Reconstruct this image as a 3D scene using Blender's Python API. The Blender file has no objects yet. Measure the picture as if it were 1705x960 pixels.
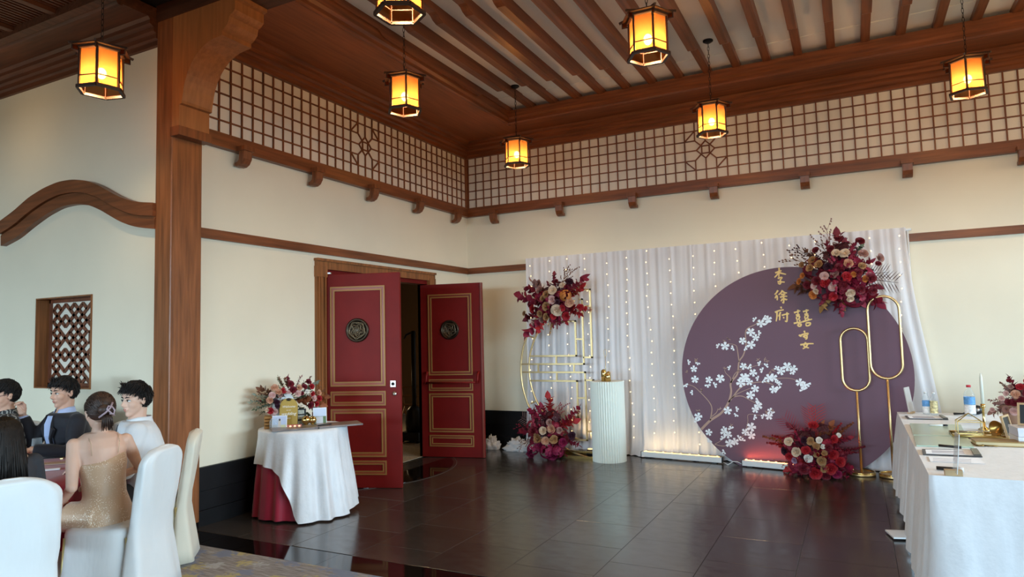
import bpy, math, random
from mathutils import Vector, Matrix, Quaternion, noise
R = random.Random(7)
PI = math.pi
S = bpy.context.scene
COL = S.collection
V = Vector

# ------------------------------------------------------------------ camera
CAM = V((5.2285, -8.8058, 1.6)); YAW, PITCH, ROLL, FPX = 0.47001, 0.070704, -0.024754, 1115.73
_f = V((-math.sin(YAW)*math.cos(PITCH), math.cos(YAW)*math.cos(PITCH), math.sin(PITCH)))
_r0 = V((math.cos(YAW), math.sin(YAW), 0)); _u0 = _r0.cross(_f)
_r = math.cos(ROLL)*_r0 + math.sin(ROLL)*_u0
_u = -math.sin(ROLL)*_r0 + math.cos(ROLL)*_u0
cd = bpy.data.cameras.new('camera'); cam = bpy.data.objects.new('camera', cd); COL.objects.link(cam)
m = Matrix((_r, _u, -_f)).transposed().to_4x4(); m.translation = CAM; cam.matrix_world = m
cd.sensor_fit = 'HORIZONTAL'; cd.sensor_width = 36; cd.lens = FPX/1705*36; cd.clip_end = 100; cd.clip_start = .05
S.camera = cam

def _ray(px, py): return _f + _r*((px-852.5)/FPX) - _u*((py-480)/FPX)
def on_plane(px, py, p, n):          # measuring helper: a photo pixel -> the point on a known real plane
    d = _ray(px, py); n = V(n); return CAM + d*((V(p)-CAM).dot(n)/d.dot(n))
def on_x(px, py, x): return on_plane(px, py, (x, 0, 0), (1, 0, 0))
def on_y(px, py, y): return on_plane(px, py, (0, y, 0), (0, 1, 0))
def on_z(px, py, z): return on_plane(px, py, (0, 0, z), (0, 0, 1))

# ------------------------------------------------------------------ world, windows' daylight, exposure
w = bpy.data.worlds.new('world'); S.world = w; w.use_nodes = True
bg = w.node_tree.nodes['Background']; bg.inputs[0].default_value = (.80, .92, 1, 1); bg.inputs[1].default_value = .25
def area(name, loc, rot, sx, sy, power, col):
    l = bpy.data.lights.new(name, 'AREA'); l.shape = 'RECTANGLE'; l.size = sx; l.size_y = sy; l.energy = power; l.color = col
    o = bpy.data.objects.new(name, l); o.location = loc; o.rotation_euler = rot; COL.objects.link(o); return o
DAY = (.68, .94, 1.12)
area('sky_daylight', (1.5, -27, 2.95), (math.radians(86), 0, 0), 17, 1.9, 6000, DAY)
area('ground_daylight', (1.5, -27, .2), (math.radians(96), 0, 0), 17, 2.4, 500, (1, .97, .90))
area('side_daylight', (17, -6.0, 2.95), (math.radians(85), 0, math.radians(88)), 13, 2.0, 3300, DAY)
S.view_settings.view_transform = 'Standard'; S.view_settings.look = 'None'
S.view_settings.gamma = 1; S.view_settings.use_curve_mapping = False
S.view_settings.exposure = -0.53
S.cycles.use_denoising = True
S.cycles.max_bounces = 8; S.cycles.diffuse_bounces = 5; S.cycles.glossy_bounces = 4; S.cycles.transmission_bounces = 6; S.cycles.transparent_max_bounces = 12
S.cycles.sample_clamp_indirect = 6; S.cycles.caustics_reflective = False; S.cycles.caustics_refractive = False

# ------------------------------------------------------------------ mesh helpers
class MB:
    def __init__(s): s.v = []; s.f = []; s.m = []; s.sm = []
    def add(s, vs, fs, mi=0, sm=False):
        b = len(s.v); s.v += [tuple(p) for p in vs]
        s.f += [tuple(i+b for i in f) for f in fs]; s.m += [mi]*len(fs); s.sm += [sm]*len(fs); return s
    def box(s, x0, x1, y0, y1, z0, z1, mi=0):
        v = [(x, y, z) for x in (x0, x1) for y in (y0, y1) for z in (z0, z1)]
        return s.add(v, [(0,1,3,2),(4,6,7,5),(0,4,5,1),(2,3,7,6),(0,2,6,4),(1,5,7,3)], mi)
    def rbox(s, c, size, rot=None, mi=0):
        M_ = rot if rot is not None else Matrix.Identity(3); a = [q/2 for q in size]; c = V(c)
        v = [c+M_@V((i*a[0], j*a[1], k*a[2])) for i in (-1,1) for j in (-1,1) for k in (-1,1)]
        return s.add(v, [(0,1,3,2),(4,6,7,5),(0,4,5,1),(2,3,7,6),(0,2,6,4),(1,5,7,3)], mi)
    def bar(s, p, q, w, h, up=(0,0,1), mi=0):
        p = V(p); q = V(q); d = (q-p).normalized(); a = d.cross(V(up))
        if a.length < 1e-4: a = d.cross(V((1,0,0)))
        a.normalize(); b = a.cross(d)
        v = [t+a*i*w/2+b*j*h/2 for t in (p, q) for i, j in ((-1,-1),(1,-1),(1,1),(-1,1))]
        return s.add(v, [(3,2,1,0),(4,5,6,7)]+[(i,(i+1)%4,4+(i+1)%4,4+i) for i in range(4)], mi)
    def rings(s, rs, caps=True, mi=0, sm=True, closed=False):
        n = len(rs[0]); v = [p for r in rs for p in r]; f = []
        for k in range(len(rs)-(0 if closed else 1)):
            k2 = (k+1) % len(rs)
            f += [(k*n+i, k*n+(i+1)%n, k2*n+(i+1)%n, k2*n+i) for i in range(n)]
        if caps and not closed:
            f.append(tuple(reversed(range(n)))); f.append(tuple((len(rs)-1)*n+i for i in range(n)))
        return s.add(v, f, mi, sm)
    def tube(s, pts, r, n=8, mi=0, closed=False, sm=True, flat=1.0):
        pts = [V(p) for p in pts]; k = len(pts); rr = r if isinstance(r, (list, tuple)) else [r]*k; rs = []
        a = None
        for i, p in enumerate(pts):
            if closed: d = pts[(i+1)%k]-pts[i-1]
            else: d = pts[min(i+1,k-1)]-pts[max(i-1,0)]
            d.normalize()
            if a is None:
                a = d.cross(V((0,0,1)))
                if a.length < .1: a = d.cross(V((0,1,0)))
            else: a = a - d*a.dot(d)
            a.normalize(); b = d.cross(a)
            rs.append([p+(a*math.cos(t)+b*math.sin(t)*flat)*rr[i] for t in [2*PI*j/n for j in range(n)]])
        return s.rings(rs, True, mi, sm, closed)
    def ell(s, c, r, n=16, m=10, rot=None, mi=0):
        c = V(c); r = (r, r, r) if not isinstance(r, (tuple, list)) else r; M_ = rot or Matrix.Identity(3); rs = []
        for j in range(m+1):
            ph = PI*j/m
            if j in (0, m): ph = .02 if j == 0 else PI-.02
            rs.append([c+M_@V((r[0]*math.sin(ph)*math.cos(2*PI*i/n), r[1]*math.sin(ph)*math.sin(2*PI*i/n), -r[2]*math.cos(ph))) for i in range(n)])
        return s.rings(rs, True, mi, True)
    def lathe(s, prof, c=(0,0,0), n=20, mi=0, sm=True, caps=True):
        c = V(c); return s.rings([[c+V((r*math.cos(2*PI*i/n), r*math.sin(2*PI*i/n), z)) for i in range(n)] for r, z in prof], caps, mi, sm)
    def prism(s, poly, ax, a, b, mi=0, sm=False):
        def mk(p, t): return {'x': (t, p[0], p[1]), 'y': (p[0], t, p[1]), 'z': (p[0], p[1], t)}[ax]
        n = len(poly); v = [mk(p, a) for p in poly]+[mk(p, b) for p in poly]
        s.add(v, [tuple(range(n)), tuple(range(2*n-1, n-1, -1))], mi)
        b0 = len(s.v)-2*n
        for i in range(n):
            s.f.append((b0+i, b0+n+i, b0+n+(i+1)%n, b0+(i+1)%n)); s.m.append(mi); s.sm.append(sm)
        return s
    def grid(s, fn, nu, nv, mi=0, sm=True, closeu=False):
        v = [fn(i/nu, j/nv) for j in range(nv+1) for i in range(nu+(0 if closeu else 1))]; W = nu+(0 if closeu else 1); f = []
        for j in range(nv):
            for i in range(nu): f.append((j*W+i, j*W+(i+1)%W, (j+1)*W+(i+1)%W, (j+1)*W+i))
        return s.add(v, f, mi, sm)
    def xf(s, M4):
        s.v = [tuple(M4@V(p)) for p in s.v]; return s
    def mesh(s, name, mats):
        me = bpy.data.meshes.new(name); me.from_pydata(s.v, [], s.f)
        me.polygons.foreach_set('material_index', s.m); me.polygons.foreach_set('use_smooth', s.sm)
        for q in mats: me.materials.append(q)
        me.update(); return me

def tag(o, label=None, cat=None, group=None, kind=None):
    for k, x in (('label', label), ('category', cat), ('group', group), ('kind', kind)):
        if x: o[k] = x
    return o
def obj(name, mb, mat, parent=None, label=None, cat=None, group=None, kind=None, loc=None, rotz=None):
    mats = mat if isinstance(mat, (list, tuple)) else [mat]
    me = mb if isinstance(mb, bpy.types.Mesh) else mb.mesh(name, mats)
    o = bpy.data.objects.new(name, me); COL.objects.link(o)
    if parent: o.parent = parent
    if loc is not None: o.location = loc
    if rotz is not None: o.rotation_euler = (0, 0, rotz)
    return tag(o, label, cat, group, kind)
def piece(name, me, mat, parent, M4):        # shares mesh data, own material
    o = bpy.data.objects.new(name, me); COL.objects.link(o); o.parent = parent
    if mat is not None and o.material_slots: o.material_slots[0].link = 'OBJECT'; o.material_slots[0].material = mat
    o.matrix_basis = M4; return o
def thing(name, label, cat, loc=(0,0,0), rotz=0, group=None):
    o = bpy.data.objects.new(name, None); COL.objects.link(o); o.empty_display_size = .1
    o.location = loc; o.rotation_euler = (0, 0, rotz); return tag(o, label, cat, group)
def struct(name, mb, mat, label, cat): return obj(name, mb, mat, None, label, cat, None, 'structure')
def remesh(o, vox, it=4, fac=.5):
    r = o.modifiers.new('blend', 'REMESH'); r.mode = 'VOXEL'; r.voxel_size = vox; r.use_smooth_shade = True
    if it: q = o.modifiers.new('smooth', 'SMOOTH'); q.factor = fac; q.iterations = it
    return o
def bevel(o, wd, seg=2):
    b = o.modifiers.new('bevel', 'BEVEL'); b.width = wd; b.segments = seg; b.limit_method = 'ANGLE'; return o

# ------------------------------------------------------------------ materials
def new(name):
    q = bpy.data.materials.new(name); q.use_nodes = True; nt = q.node_tree; return q, nt, nt.nodes['Principled BSDF']
def tex(nt, scale, stretch=(1,1,1), kind='ShaderNodeTexNoise', detail=4):
    c = nt.nodes.new('ShaderNodeTexCoord'); mp = nt.nodes.new('ShaderNodeMapping'); mp.inputs['Scale'].default_value = stretch
    t = nt.nodes.new(kind); t.inputs['Scale'].default_value = scale
    if kind == 'ShaderNodeTexNoise': t.inputs['Detail'].default_value = detail
    nt.links.new(c.outputs['Object'], mp.inputs[0]); nt.links.new(mp.outputs[0], t.inputs['Vector']); return t
def ramp(nt, src, stops):
    r = nt.nodes.new('ShaderNodeValToRGB'); e = r.color_ramp.elements
    while len(e) < len(stops): e.new(.5)
    for q, (p, c) in zip(e, stops): q.position = p; q.color = (*c, 1)
    nt.links.new(src, r.inputs[0]); return r
def mulc(c, k): return tuple(max(0, min(1, x*k)) for x in c)
def M(name, col, rough=.5, metal=0, var=0, vs=6, stretch=(1,1,1), bump=0, bs=60, bstretch=(1,1,1), sheen=0, emit=None, es=0, trans=0, coat=0, spec=.5, sub=0, alpha=1, ior=1.45):
    q, nt, b = new(name)
    b.inputs['Base Color'].default_value = (*col, 1); b.inputs['Roughness'].default_value = rough; b.inputs['Metallic'].default_value = metal
    b.inputs['Sheen Weight'].default_value = sheen; b.inputs['Coat Weight'].default_value = coat; b.inputs['Specular IOR Level'].default_value = spec
    b.inputs['Transmission Weight'].default_value = trans; b.inputs['Alpha'].default_value = alpha; b.inputs['IOR'].default_value = ior
    if sub: b.inputs['Subsurface Weight'].default_value = sub; b.inputs['Subsurface Radius'].default_value = (.02,.008,.004)
    if var:
        t = tex(nt, vs, stretch); r = ramp(nt, t.outputs[0], [(.3, mulc(col, 1-var)), (.7, mulc(col, 1+var))]); nt.links.new(r.outputs[0], b.inputs['Base Color'])
    if bump:
        t = tex(nt, bs, bstretch); bn = nt.nodes.new('ShaderNodeBump'); bn.inputs['Strength'].default_value = bump; bn.inputs['Distance'].default_value = .01
        nt.links.new(t.outputs[0], bn.inputs['Height']); nt.links.new(bn.outputs[0], b.inputs['Normal'])
    if emit: b.inputs['Emission Color'].default_value = (*emit, 1); b.inputs['Emission Strength'].default_value = es
    return q
WOODC = (.190, .060, .020)
def wood(name, axis, col=WOODC, rough=.38, k=.35):
    st = {'x': (.6, 9, 9), 'y': (9, .6, 9), 'z': (9, 9, .6)}[axis]
    return M(name, col, rough, var=k, vs=3.0, stretch=st, bump=.15, bs=8, bstretch=st)
wx, wy, wz = wood('wood_x', 'x'), wood('wood_y', 'y'), wood('wood_z', 'z')
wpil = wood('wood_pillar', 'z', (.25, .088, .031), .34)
wlit = wood('wood_corbel_lit', 'z', (.36, .145, .048), .4, .18)  # same wood as the pillar, lightened to imitate the lit underside
wframe = wood('wood_door_frame', 'z', (.25, .092, .028))
plaster = M('plaster', (.83, .765, .61), .85, var=.03, vs=1.3, bump=.05, bs=30)
plaster2 = M('plaster_screen', (.82, .76, .65), .9)
white_ceiling = M('ceiling_board', (.90, .87, .80), .9, var=.02, vs=2)
black_board = M('black_lacquer_board', (.008, .008, .009), .45, var=.2, vs=5, spec=.3)
groove = M('dark_groove', (.01, .008, .007), .7)
def tilemat(name, col, r0, r1):
    q, nt, b = new(name); t = tex(nt, 1.2, (1, 2, 1)); r = ramp(nt, t.outputs[0], [(.3, mulc(col, .85)), (.7, mulc(col, 1.2))])
    nt.links.new(r.outputs[0], b.inputs['Base Color']); t2 = tex(nt, 7, (1, 2, 1)); r2 = ramp(nt, t2.outputs[0], [(.3, (r0,)*3), (.75, (r1,)*3)])
    nt.links.new(r2.outputs[0], b.inputs['Roughness']); b.inputs['IOR'].default_value = 1.95
    bn = nt.nodes.new('ShaderNodeBump'); bn.inputs['Strength'].default_value = .018; bn.inputs['Distance'].default_value = .01
    t3 = tex(nt, 9, (1, 2.5, 1)); nt.links.new(t3.outputs[0], bn.inputs['Height']); nt.links.new(bn.outputs[0], b.inputs['Normal']); return q
slate = [tilemat('slate_tile_%s' % n, c, .16, .27) for n, c in (('grey', (.044, .040, .038)), ('brown', (.039, .034, .032)), ('dark', (.034, .031, .030)))]
polished = M('polished_black_stone', (.008, .006, .006), .06, spec=.7)
gold = M('brushed_gold', (.74, .54, .27), .38, 1.0)
gold_bright = M('bright_gold', (.75, .56, .22), .2, 1.0)
gold_paint = M('gold_paint', (.33, .155, .042), .45, .2)
red_lacquer = M('red_lacquer', (.17, .0085, .007), .5, var=.12, vs=3, spec=.2)
red_edge = M('red_moulding', (.30, .055, .022), .35)
bronze = M('dark_bronze', (.05, .036, .024), .35, .8)
bronze_hi = M('bronze_relief', (.16, .12, .075), .4, .8)
steel = M('satin_steel', (.62, .62, .60), .28, 1)
black_iron = M('black_iron', (.012, .010, .010), .45, .3)
white_cover = M('white_chair_cover', (.80, .83, .84), .8, var=.03, vs=4, sheen=.3, bump=1.0, bs=5, bstretch=(1, 1, .3))
cream_cover = M('cream_chair_cover', (.78, .74, .62), .75, sheen=.3, bump=.1, bs=14)
velvet = M('white_velvet', (.78, .80, .84), .42, var=.05, vs=18, stretch=(1, 1, .4), sheen=.35, bump=.25, bs=40)
red_satin = M('red_satin', (.36, .010, .036), .5, sheen=.3, var=.12, vs=6)
plinth_white = M('pleated_white', (.78, .82, .76), .6)
disc_purple = M('plum_board', (.128, .053, .083), .5, var=.04, vs=2)
white_print = M('white_print', (.84, .88, .92), .6)
stem_print = M('branch_print', (.42, .27, .21), .6)
white_enamel = M('white_enamel', (.75, .77, .78), .35)
cloth_white = M('white_cloth', (.85, .86, .89), .85)
paper = M('white_paper', (.86, .88, .93), .7, sheen=.5)
black_plastic = M('black_plastic', (.012, .012, .014), .4)
def clearmat(name, tint, base, k):
    q, nt, b = new(name); out = nt.nodes['Material Output']; b.inputs['Base Color'].default_value = (*base, 1); b.inputs['Roughness'].default_value = .06
    tr = nt.nodes.new('ShaderNodeBsdfTransparent'); tr.inputs[0].default_value = (*tint, 1); lw = nt.nodes.new('ShaderNodeLayerWeight'); lw.inputs[0].default_value = .25
    sc_ = nt.nodes.new('ShaderNodeMath'); sc_.operation = 'MULTIPLY'; sc_.inputs[1].default_value = .45; nt.links.new(lw.outputs['Facing'], sc_.inputs[0]); ad = nt.nodes.new('ShaderNodeMath'); ad.inputs[1].default_value = k; ad.use_clamp = True; nt.links.new(sc_.outputs[0], ad.inputs[0])
    mx = nt.nodes.new('ShaderNodeMixShader'); nt.links.new(ad.outputs[0], mx.inputs[0]); nt.links.new(tr.outputs[0], mx.inputs[1]); nt.links.new(b.outputs[0], mx.inputs[2]); nt.links.new(mx.outputs[0], out.inputs[0]); return q
glass = clearmat('clear_glass', (.96, .98, .98), (.78, .84, .88), .06)
acrylic = clearmat('clear_acrylic', (.95, .97, .98), (.75, .80, .83), .05)
skinA = M('skin_light', (.66, .39, .28), .5, var=.05, vs=9, sub=.08)
skinB = M('skin_pale', (.70, .45, .34), .5, var=.05, vs=9, sub=.08)
hair_black = M('hair_black', (.012, .010, .0095), .55, var=.4, vs=40, spec=.35)
hair_brown = M('hair_brown', (.042, .021, .015), .5, var=.5, vs=40)
lip = M('lip', (.48, .17, .14), .5); eye_w = M('eye_white', (.75, .74, .72), .25); eye_d = M('eye_dark', (.012, .008, .006), .15)
def curtainmat():
    q, nt, b = new('sheer_curtain'); out = nt.nodes['Material Output']
    b.inputs['Base Color'].default_value = (.90, .89, .93, 1); b.inputs['Roughness'].default_value = .8
    tl = nt.nodes.new('ShaderNodeBsdfTranslucent'); tl.inputs[0].default_value = (.85, .84, .88, 1)
    mx = nt.nodes.new('ShaderNodeMixShader'); mx.inputs[0].default_value = .20
    nt.links.new(b.outputs[0], mx.inputs[1]); nt.links.new(tl.outputs[0], mx.inputs[2])
    tr = nt.nodes.new('ShaderNodeBsdfTransparent'); m2 = nt.nodes.new('ShaderNodeMixShader'); m2.inputs[0].default_value = .08
    nt.links.new(mx.outputs[0], m2.inputs[1]); nt.links.new(tr.outputs[0], m2.inputs[2]); nt.links.new(m2.outputs[0], out.inputs[0]); return q
sheer = curtainmat()
def lampmat():
    q, nt, b = new('frosted_lantern_glass'); out = nt.nodes['Material Output']
    tl = nt.nodes.new('ShaderNodeBsdfTranslucent'); tl.inputs[0].default_value = (.24, .078, .016, 1)
    tr = nt.nodes.new('ShaderNodeBsdfTransparent'); tr.inputs[0].default_value = (1, .60, .27, 1)
    mx = nt.nodes.new('ShaderNodeMixShader'); mx.inputs[0].default_value = .27
    nt.links.new(tl.outputs[0], mx.inputs[1]); nt.links.new(tr.outputs[0], mx.inputs[2]); nt.links.new(mx.outputs[0], out.inputs[0]); return q
lantern_glass = lampmat()
bulb_mat = M('lamp_bulb', (1, .8, .5), .5, emit=(1, .72, .34), es=60)
fairy_mat = M('fairy_bulb', (1, .85, .6), .5, emit=(1, .66, .28), es=5)
led_warm = M('warm_led', (1, .8, .5), .5, emit=(1, .66, .25), es=2.5)
led_red = M('red_led', (1, .4, .2), .5, emit=(1, .40, .20), es=5)
def carpetmat():
    q, nt, b = new('patterned_carpet'); b.inputs['Roughness'].default_value = .95; b.inputs['Sheen Weight'].default_value = .2
    t = tex(nt, 5, (1.5, 16, 1)); r = ramp(nt, t.outputs[0], [(.3, (.10, .075, .062)), (.5, (.22, .185, .165)), (.68, (.34, .32, .31))])
    def flowers(scale, off, col, prev, th):
        c = nt.nodes.new('ShaderNodeTexCoord'); mp = nt.nodes.new('ShaderNodeMapping'); mp.inputs['Location'].default_value = off; mp.inputs['Scale'].default_value = (1, 1.15, 1)
        nz = nt.nodes.new('ShaderNodeTexNoise'); nz.inputs['Scale'].default_value = 26; add = nt.nodes.new('ShaderNodeMixRGB'); add.blend_type = 'ADD'; add.inputs[0].default_value = .22
        v = nt.nodes.new('ShaderNodeTexVoronoi'); v.inputs['Scale'].default_value = scale
        nt.links.new(c.outputs['Object'], mp.inputs[0]); nt.links.new(c.outputs['Object'], nz.inputs['Vector']); nt.links.new(mp.outputs[0], add.inputs[1]); nt.links.new(nz.outputs['Color'], add.inputs[2]); nt.links.new(add.outputs[0], v.inputs['Vector'])
        rr = ramp(nt, v.outputs['Distance'], [(th-.08, (.85,)*3), (th+.04, (0,)*3)]); mx = nt.nodes.new('ShaderNodeMixRGB'); mx.inputs[2].default_value = (*col, 1)
        nt.links.new(rr.outputs[0], mx.inputs[0]); nt.links.new(prev, mx.inputs[1]); return mx.outputs[0]
    o = flowers(3.9, (.3, .1, 0), (.13, .16, .27), r.outputs[0], .42); o = flowers(3.0, (1.75, .65, 0), (.46, .37, .09), o, .30); o = flowers(2.6, (4.2, 2.6, 0), (.42, .42, .43), o, .2)
    nt.links.new(o, b.inputs['Base Color']); bn = nt.nodes.new('ShaderNodeBump'); bn.inputs['Strength'].default_value = .4; bn.inputs['Distance'].default_value = .01
    t3 = tex(nt, 220); nt.links.new(t3.outputs[0], bn.inputs['Height']); nt.links.new(bn.outputs[0], b.inputs['Normal']); return q
carpet_mat = carpetmat()
def sequinmat():
    q, nt, b = new('gold_sequin_fabric'); b.inputs['Roughness'].default_value = .5
    v = tex(nt, 115, kind='ShaderNodeTexVoronoi'); n = tex(nt, 9); mu = nt.nodes.new('ShaderNodeMath'); mu.operation = 'SUBTRACT'
    nt.links.new(n.outputs[0], mu.inputs[0]); nt.links.new(v.outputs['Distance'], mu.inputs[1])
    r = ramp(nt, mu.outputs[0], [(.28, (.58, .39, .25)), (.36, (1, .93, .80))]); nt.links.new(r.outputs[0], b.inputs['Base Color'])  # sparkle of the sequins painted as near-white dots in the base colour
    r2 = ramp(nt, mu.outputs[0], [(.28, (0,)*3), (.36, (.25,)*3)]); nt.links.new(r2.outputs[0], b.inputs['Metallic']); b.inputs['Sheen Weight'].default_value = .3; return q
sequin = sequinmat()
def printmat():
    q, nt, b = new('leaf_print_shirt'); b.inputs['Roughness'].default_value = .8
    t = tex(nt, 9, kind='ShaderNodeTexWave'); t.inputs['Distortion'].default_value = 14; t.inputs['Detail'].default_value = 2; t.inputs['Detail Scale'].default_value = 1.6
    r = ramp(nt, t.outputs['Fac'], [(.62, (.028, .030, .034)), (.78, (.30, .30, .28))]); nt.links.new(r.outputs[0], b.inputs['Base Color']); return q
leaf_print = printmat()

# ================================================================== THE SETTING
# floor: slate tiles in a running bond, a polished band and a polished threshold at the door
ff = struct('floor', MB().box(-.1, 10.2, -5.085, .1, -.08, -.008), groove, 'dark slate tiled floor of the alcove, glossy between carpet and curtain', 'floor')
tile_me = {}
TX, TY, G = .60, .60, .0018
for i in range(17):
    x0 = .0+i*TX; off = (i % 2)*TY*.5
    for j in range(-1, 9):
        y1 = -j*TY-off; y0 = y1-TY; y1 = min(y1, 0.0); y0 = max(y0, -4.81)
        if y1-y0 < .05: continue
        key = (round(y1-y0, 2), R.randrange(3))
        if key not in tile_me:
            h = (y1-y0)/2-G/2; b = MB(); a = TX/2-G/2; e = .0012
            b.rings([[(-a, -h, -.01), (a, -h, -.01), (a, h, -.01), (-a, h, -.01)], [(-a, -h, -.001), (a, -h, -.001), (a, h, -.001), (-a, h, -.001)], [(-a+e, -h+e, 0), (a-e, -h+e, 0), (a-e, h-e, 0), (-a+e, h-e, 0)]], True, 0, False)
            tile_me[key] = b.mesh('tile', [slate[key[1]]])
        o = bpy.data.objects.new('tile', tile_me[key]); COL.objects.link(o); o.parent = ff; o.location = (x0+TX/2, (y0+y1)/2, R.uniform(-.0006, .0006))
for i in range(12):
    obj('border_slab', MB().box(.0+i*.85+.001, .0+(i+1)*.85-.001, -5.084, -4.814, -.02, .0006), polished, ff)
arc = [(.36+ -1.2+1.35*math.cos(t)+.32, -2.1+1.35*math.sin(t)) for t in [(-.87+1.74*k/24) for k in range(25)]]
arc = [(max(x-.07, .0), y) for x, y in arc]
obj('threshold_inlay', MB().prism(arc, 'z', -.004, .002), polished, ff, label='polished black curved inlay at the doorway')
line = [V((x+.035, -2.1+(y+2.1)*1.035, .0012)) for x, y in arc]
b = MB()
for p, q in zip(line, line[1:]): b.bar(p, q, .007, .0016)
obj('inlay_line', b, M('inlay_line', (.12, .10, .09), .4), ff, label='thin pale curved line around the black inlay')
struct('floor_carpet', MB().box(-8, 10.2, -18.2, -5.085, -.08, .004), carpet_mat, 'grey brown carpet with blue and yellow flower patches', 'carpet')
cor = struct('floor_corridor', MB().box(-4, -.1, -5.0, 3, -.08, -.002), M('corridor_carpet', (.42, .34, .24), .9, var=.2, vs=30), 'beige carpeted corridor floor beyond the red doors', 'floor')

# walls --------------------------------------------------------------
DY0, DY1, DZ = -3.15, -1.10, 2.40           # door opening
lw = MB(); lw.box(-.16, 0, -4.98, DY0, 0, 5.2); lw.box(-.16, 0, DY1, .15, 0, 5.2); lw.box(-.16, 0, DY0, DY1, DZ, 5.2)
struct('wall_left', lw, plaster, 'cream plaster wall with the red double doors', 'wall')
struct('wall_back', MB().box(0, 10.2, 0, .15, 0, 5.2), plaster, 'cream plaster wall behind the draped wedding backdrop', 'wall')
WY = -5.0                                    # dining room wall with the fretwork niche
nx0, nx1, nz0, nz1 = -2.03, -1.115, 1.203, 2.088
dw = MB(); dw.box(-8, nx0, WY, WY+.3, 0, 5.2); dw.box(nx1, -.12, WY, WY+.3, 0, 5.2); dw.box(nx0, nx1, WY, WY+.3, 0, nz0); dw.box(nx0, nx1, WY, WY+.3, nz1, 5.2)
struct('wall_dining', dw, plaster, 'cream plaster wall with the fretwork window and wavy wooden moulding', 'wall')
struct('wall_far', MB().box(-8.2, -8, -18.2, WY, 0, 5.2), plaster, 'cream plaster end wall of the dining room', 'wall')
rb = MB(); zlo, zhi = .45, 2.9
rb.box(-8, 10.2, -18.35, -18.2, 0, zlo); rb.box(-8, 10.2, -18.35, -18.2, zhi, 5.2); rb.box(-8, -5.4, -18.35, -18.2, zlo, zhi)
xs = [-8+i*2.6 for i in range(8)]
for x in xs: rb.box(x, x+.22, -18.35, -18.2, zlo, zhi)
struct('wall_rear', rb, plaster, 'wall of tall windows behind the photographer', 'wall')
for n, x in enumerate(xs[1:-1]):
    b = MB()
    for q in (x+.22, x+1.36, x+2.54): b.box(q, q+.06, -18.31, -18.25, zlo, zhi)
    b.box(x+.22, x+2.6, -18.31, -18.25, zlo, zlo+.06); b.box(x+.22, x+2.6, -18.31, -18.25, zhi-.06, zhi)
    struct('window_%d' % (n+2), b, wx, 'wooden window frame number %s along the rear wall, out of view' % ('one two three four five six seven'.split()[n]), 'window')
rw = MB(); rw.box(10.2, 10.35, -18.35, .15, 0, .4); rw.box(10.2, 10.35, -18.35, .15, 2.9, 5.2); rw.box(10.2, 10.35, -.75, .15, .4, 2.9); rw.box(10.2, 10.35, -18.35, -12.2, .4, 2.9); rw.box(10.2, 10.35, -5.2, -4.85, .4, 2.9)
struct('wall_right', rw, plaster, 'plaster wall with wide windows out of view on the reception side', 'wall')
for n, (y0, y1) in enumerate(((-4.85, -.75), (-12.2, -5.2))):
    b = MB()
    for k in range(4): y = y0+(y1-y0-.06)*k/3; b.box(10.24, 10.3, y, y+.06, .4, 2.9)
    b.box(10.24, 10.3, y0, y1, .4, .46); b.box(10.24, 10.3, y0, y1, 2.84, 2.9)
    struct('window_%d' % (n+20), b, wx, 'wooden window frame out of view on the right, %s' % ('beside the reception table' if n == 0 else 'beside the dining room'), 'window')
cw = MB(); cw.box(-4.1, -4, -5, 3, 0, 3); cw.box(-4, -.16, 3, 3.1, 0, 3); cw.box(-4, -.16, -4.65, -4.6, 0, 3)
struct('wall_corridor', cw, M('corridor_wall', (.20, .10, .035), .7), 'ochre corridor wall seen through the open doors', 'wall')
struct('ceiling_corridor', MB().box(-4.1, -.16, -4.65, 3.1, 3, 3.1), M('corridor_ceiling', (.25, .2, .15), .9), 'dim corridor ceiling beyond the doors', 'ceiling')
def lamp(name, loc, power, col, rad=.05, typ='POINT', **k):
    l = bpy.data.lights.new(name, typ); l.energy = power; l.color = col
    if typ in ('POINT', 'SPOT'): l.shadow_soft_size = rad
    for a, x in k.items(): setattr(l, a, x)
    o = bpy.data.objects.new(name, l); o.location = loc; COL.objects.link(o); return o
lamp('corridor_lamp', (-2.2, .6, .9), 14, (1, .72, .38), .15)

# baseboards: three black boards each
def boards(name, axis, a, bnd, label, segs):
    root = struct(name, MB().box(*( (-.0, .012, a, bnd, 0, .50) if axis == 'x' else (a, bnd, -.012, 0, 0, .50) )), groove, label, 'baseboard')
    for z0, z1, t in ((.0, .135, .034), (.14, .30, .026), (.305, .485, .026), (.487, .51, .036)):
        for s0, s1 in segs:
            obj('board', MB().box(*( (0, t, s0+.002, s1-.002, z0, z1) if axis == 'x' else (s0+.002, s1-.002, -t, 0, z0, z1) )), black_board, root)
boards('baseboard_left', 'x', -4.74, -3.33, 'black lacquered board skirting under the white wall beside the pillar', [(-4.74, -3.32)])
boards('baseboard_corner', 'x', -.95, 0, 'black lacquered board skirting behind the right door leaf', [(-.95, -.04)])
boards('baseboard_back', 'y', 0, 10.2, 'black lacquered board skirting along the backdrop wall', [(i*1.7+(.03 if not i else 0), (i+1)*1.7) for i in range(6)])

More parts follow.
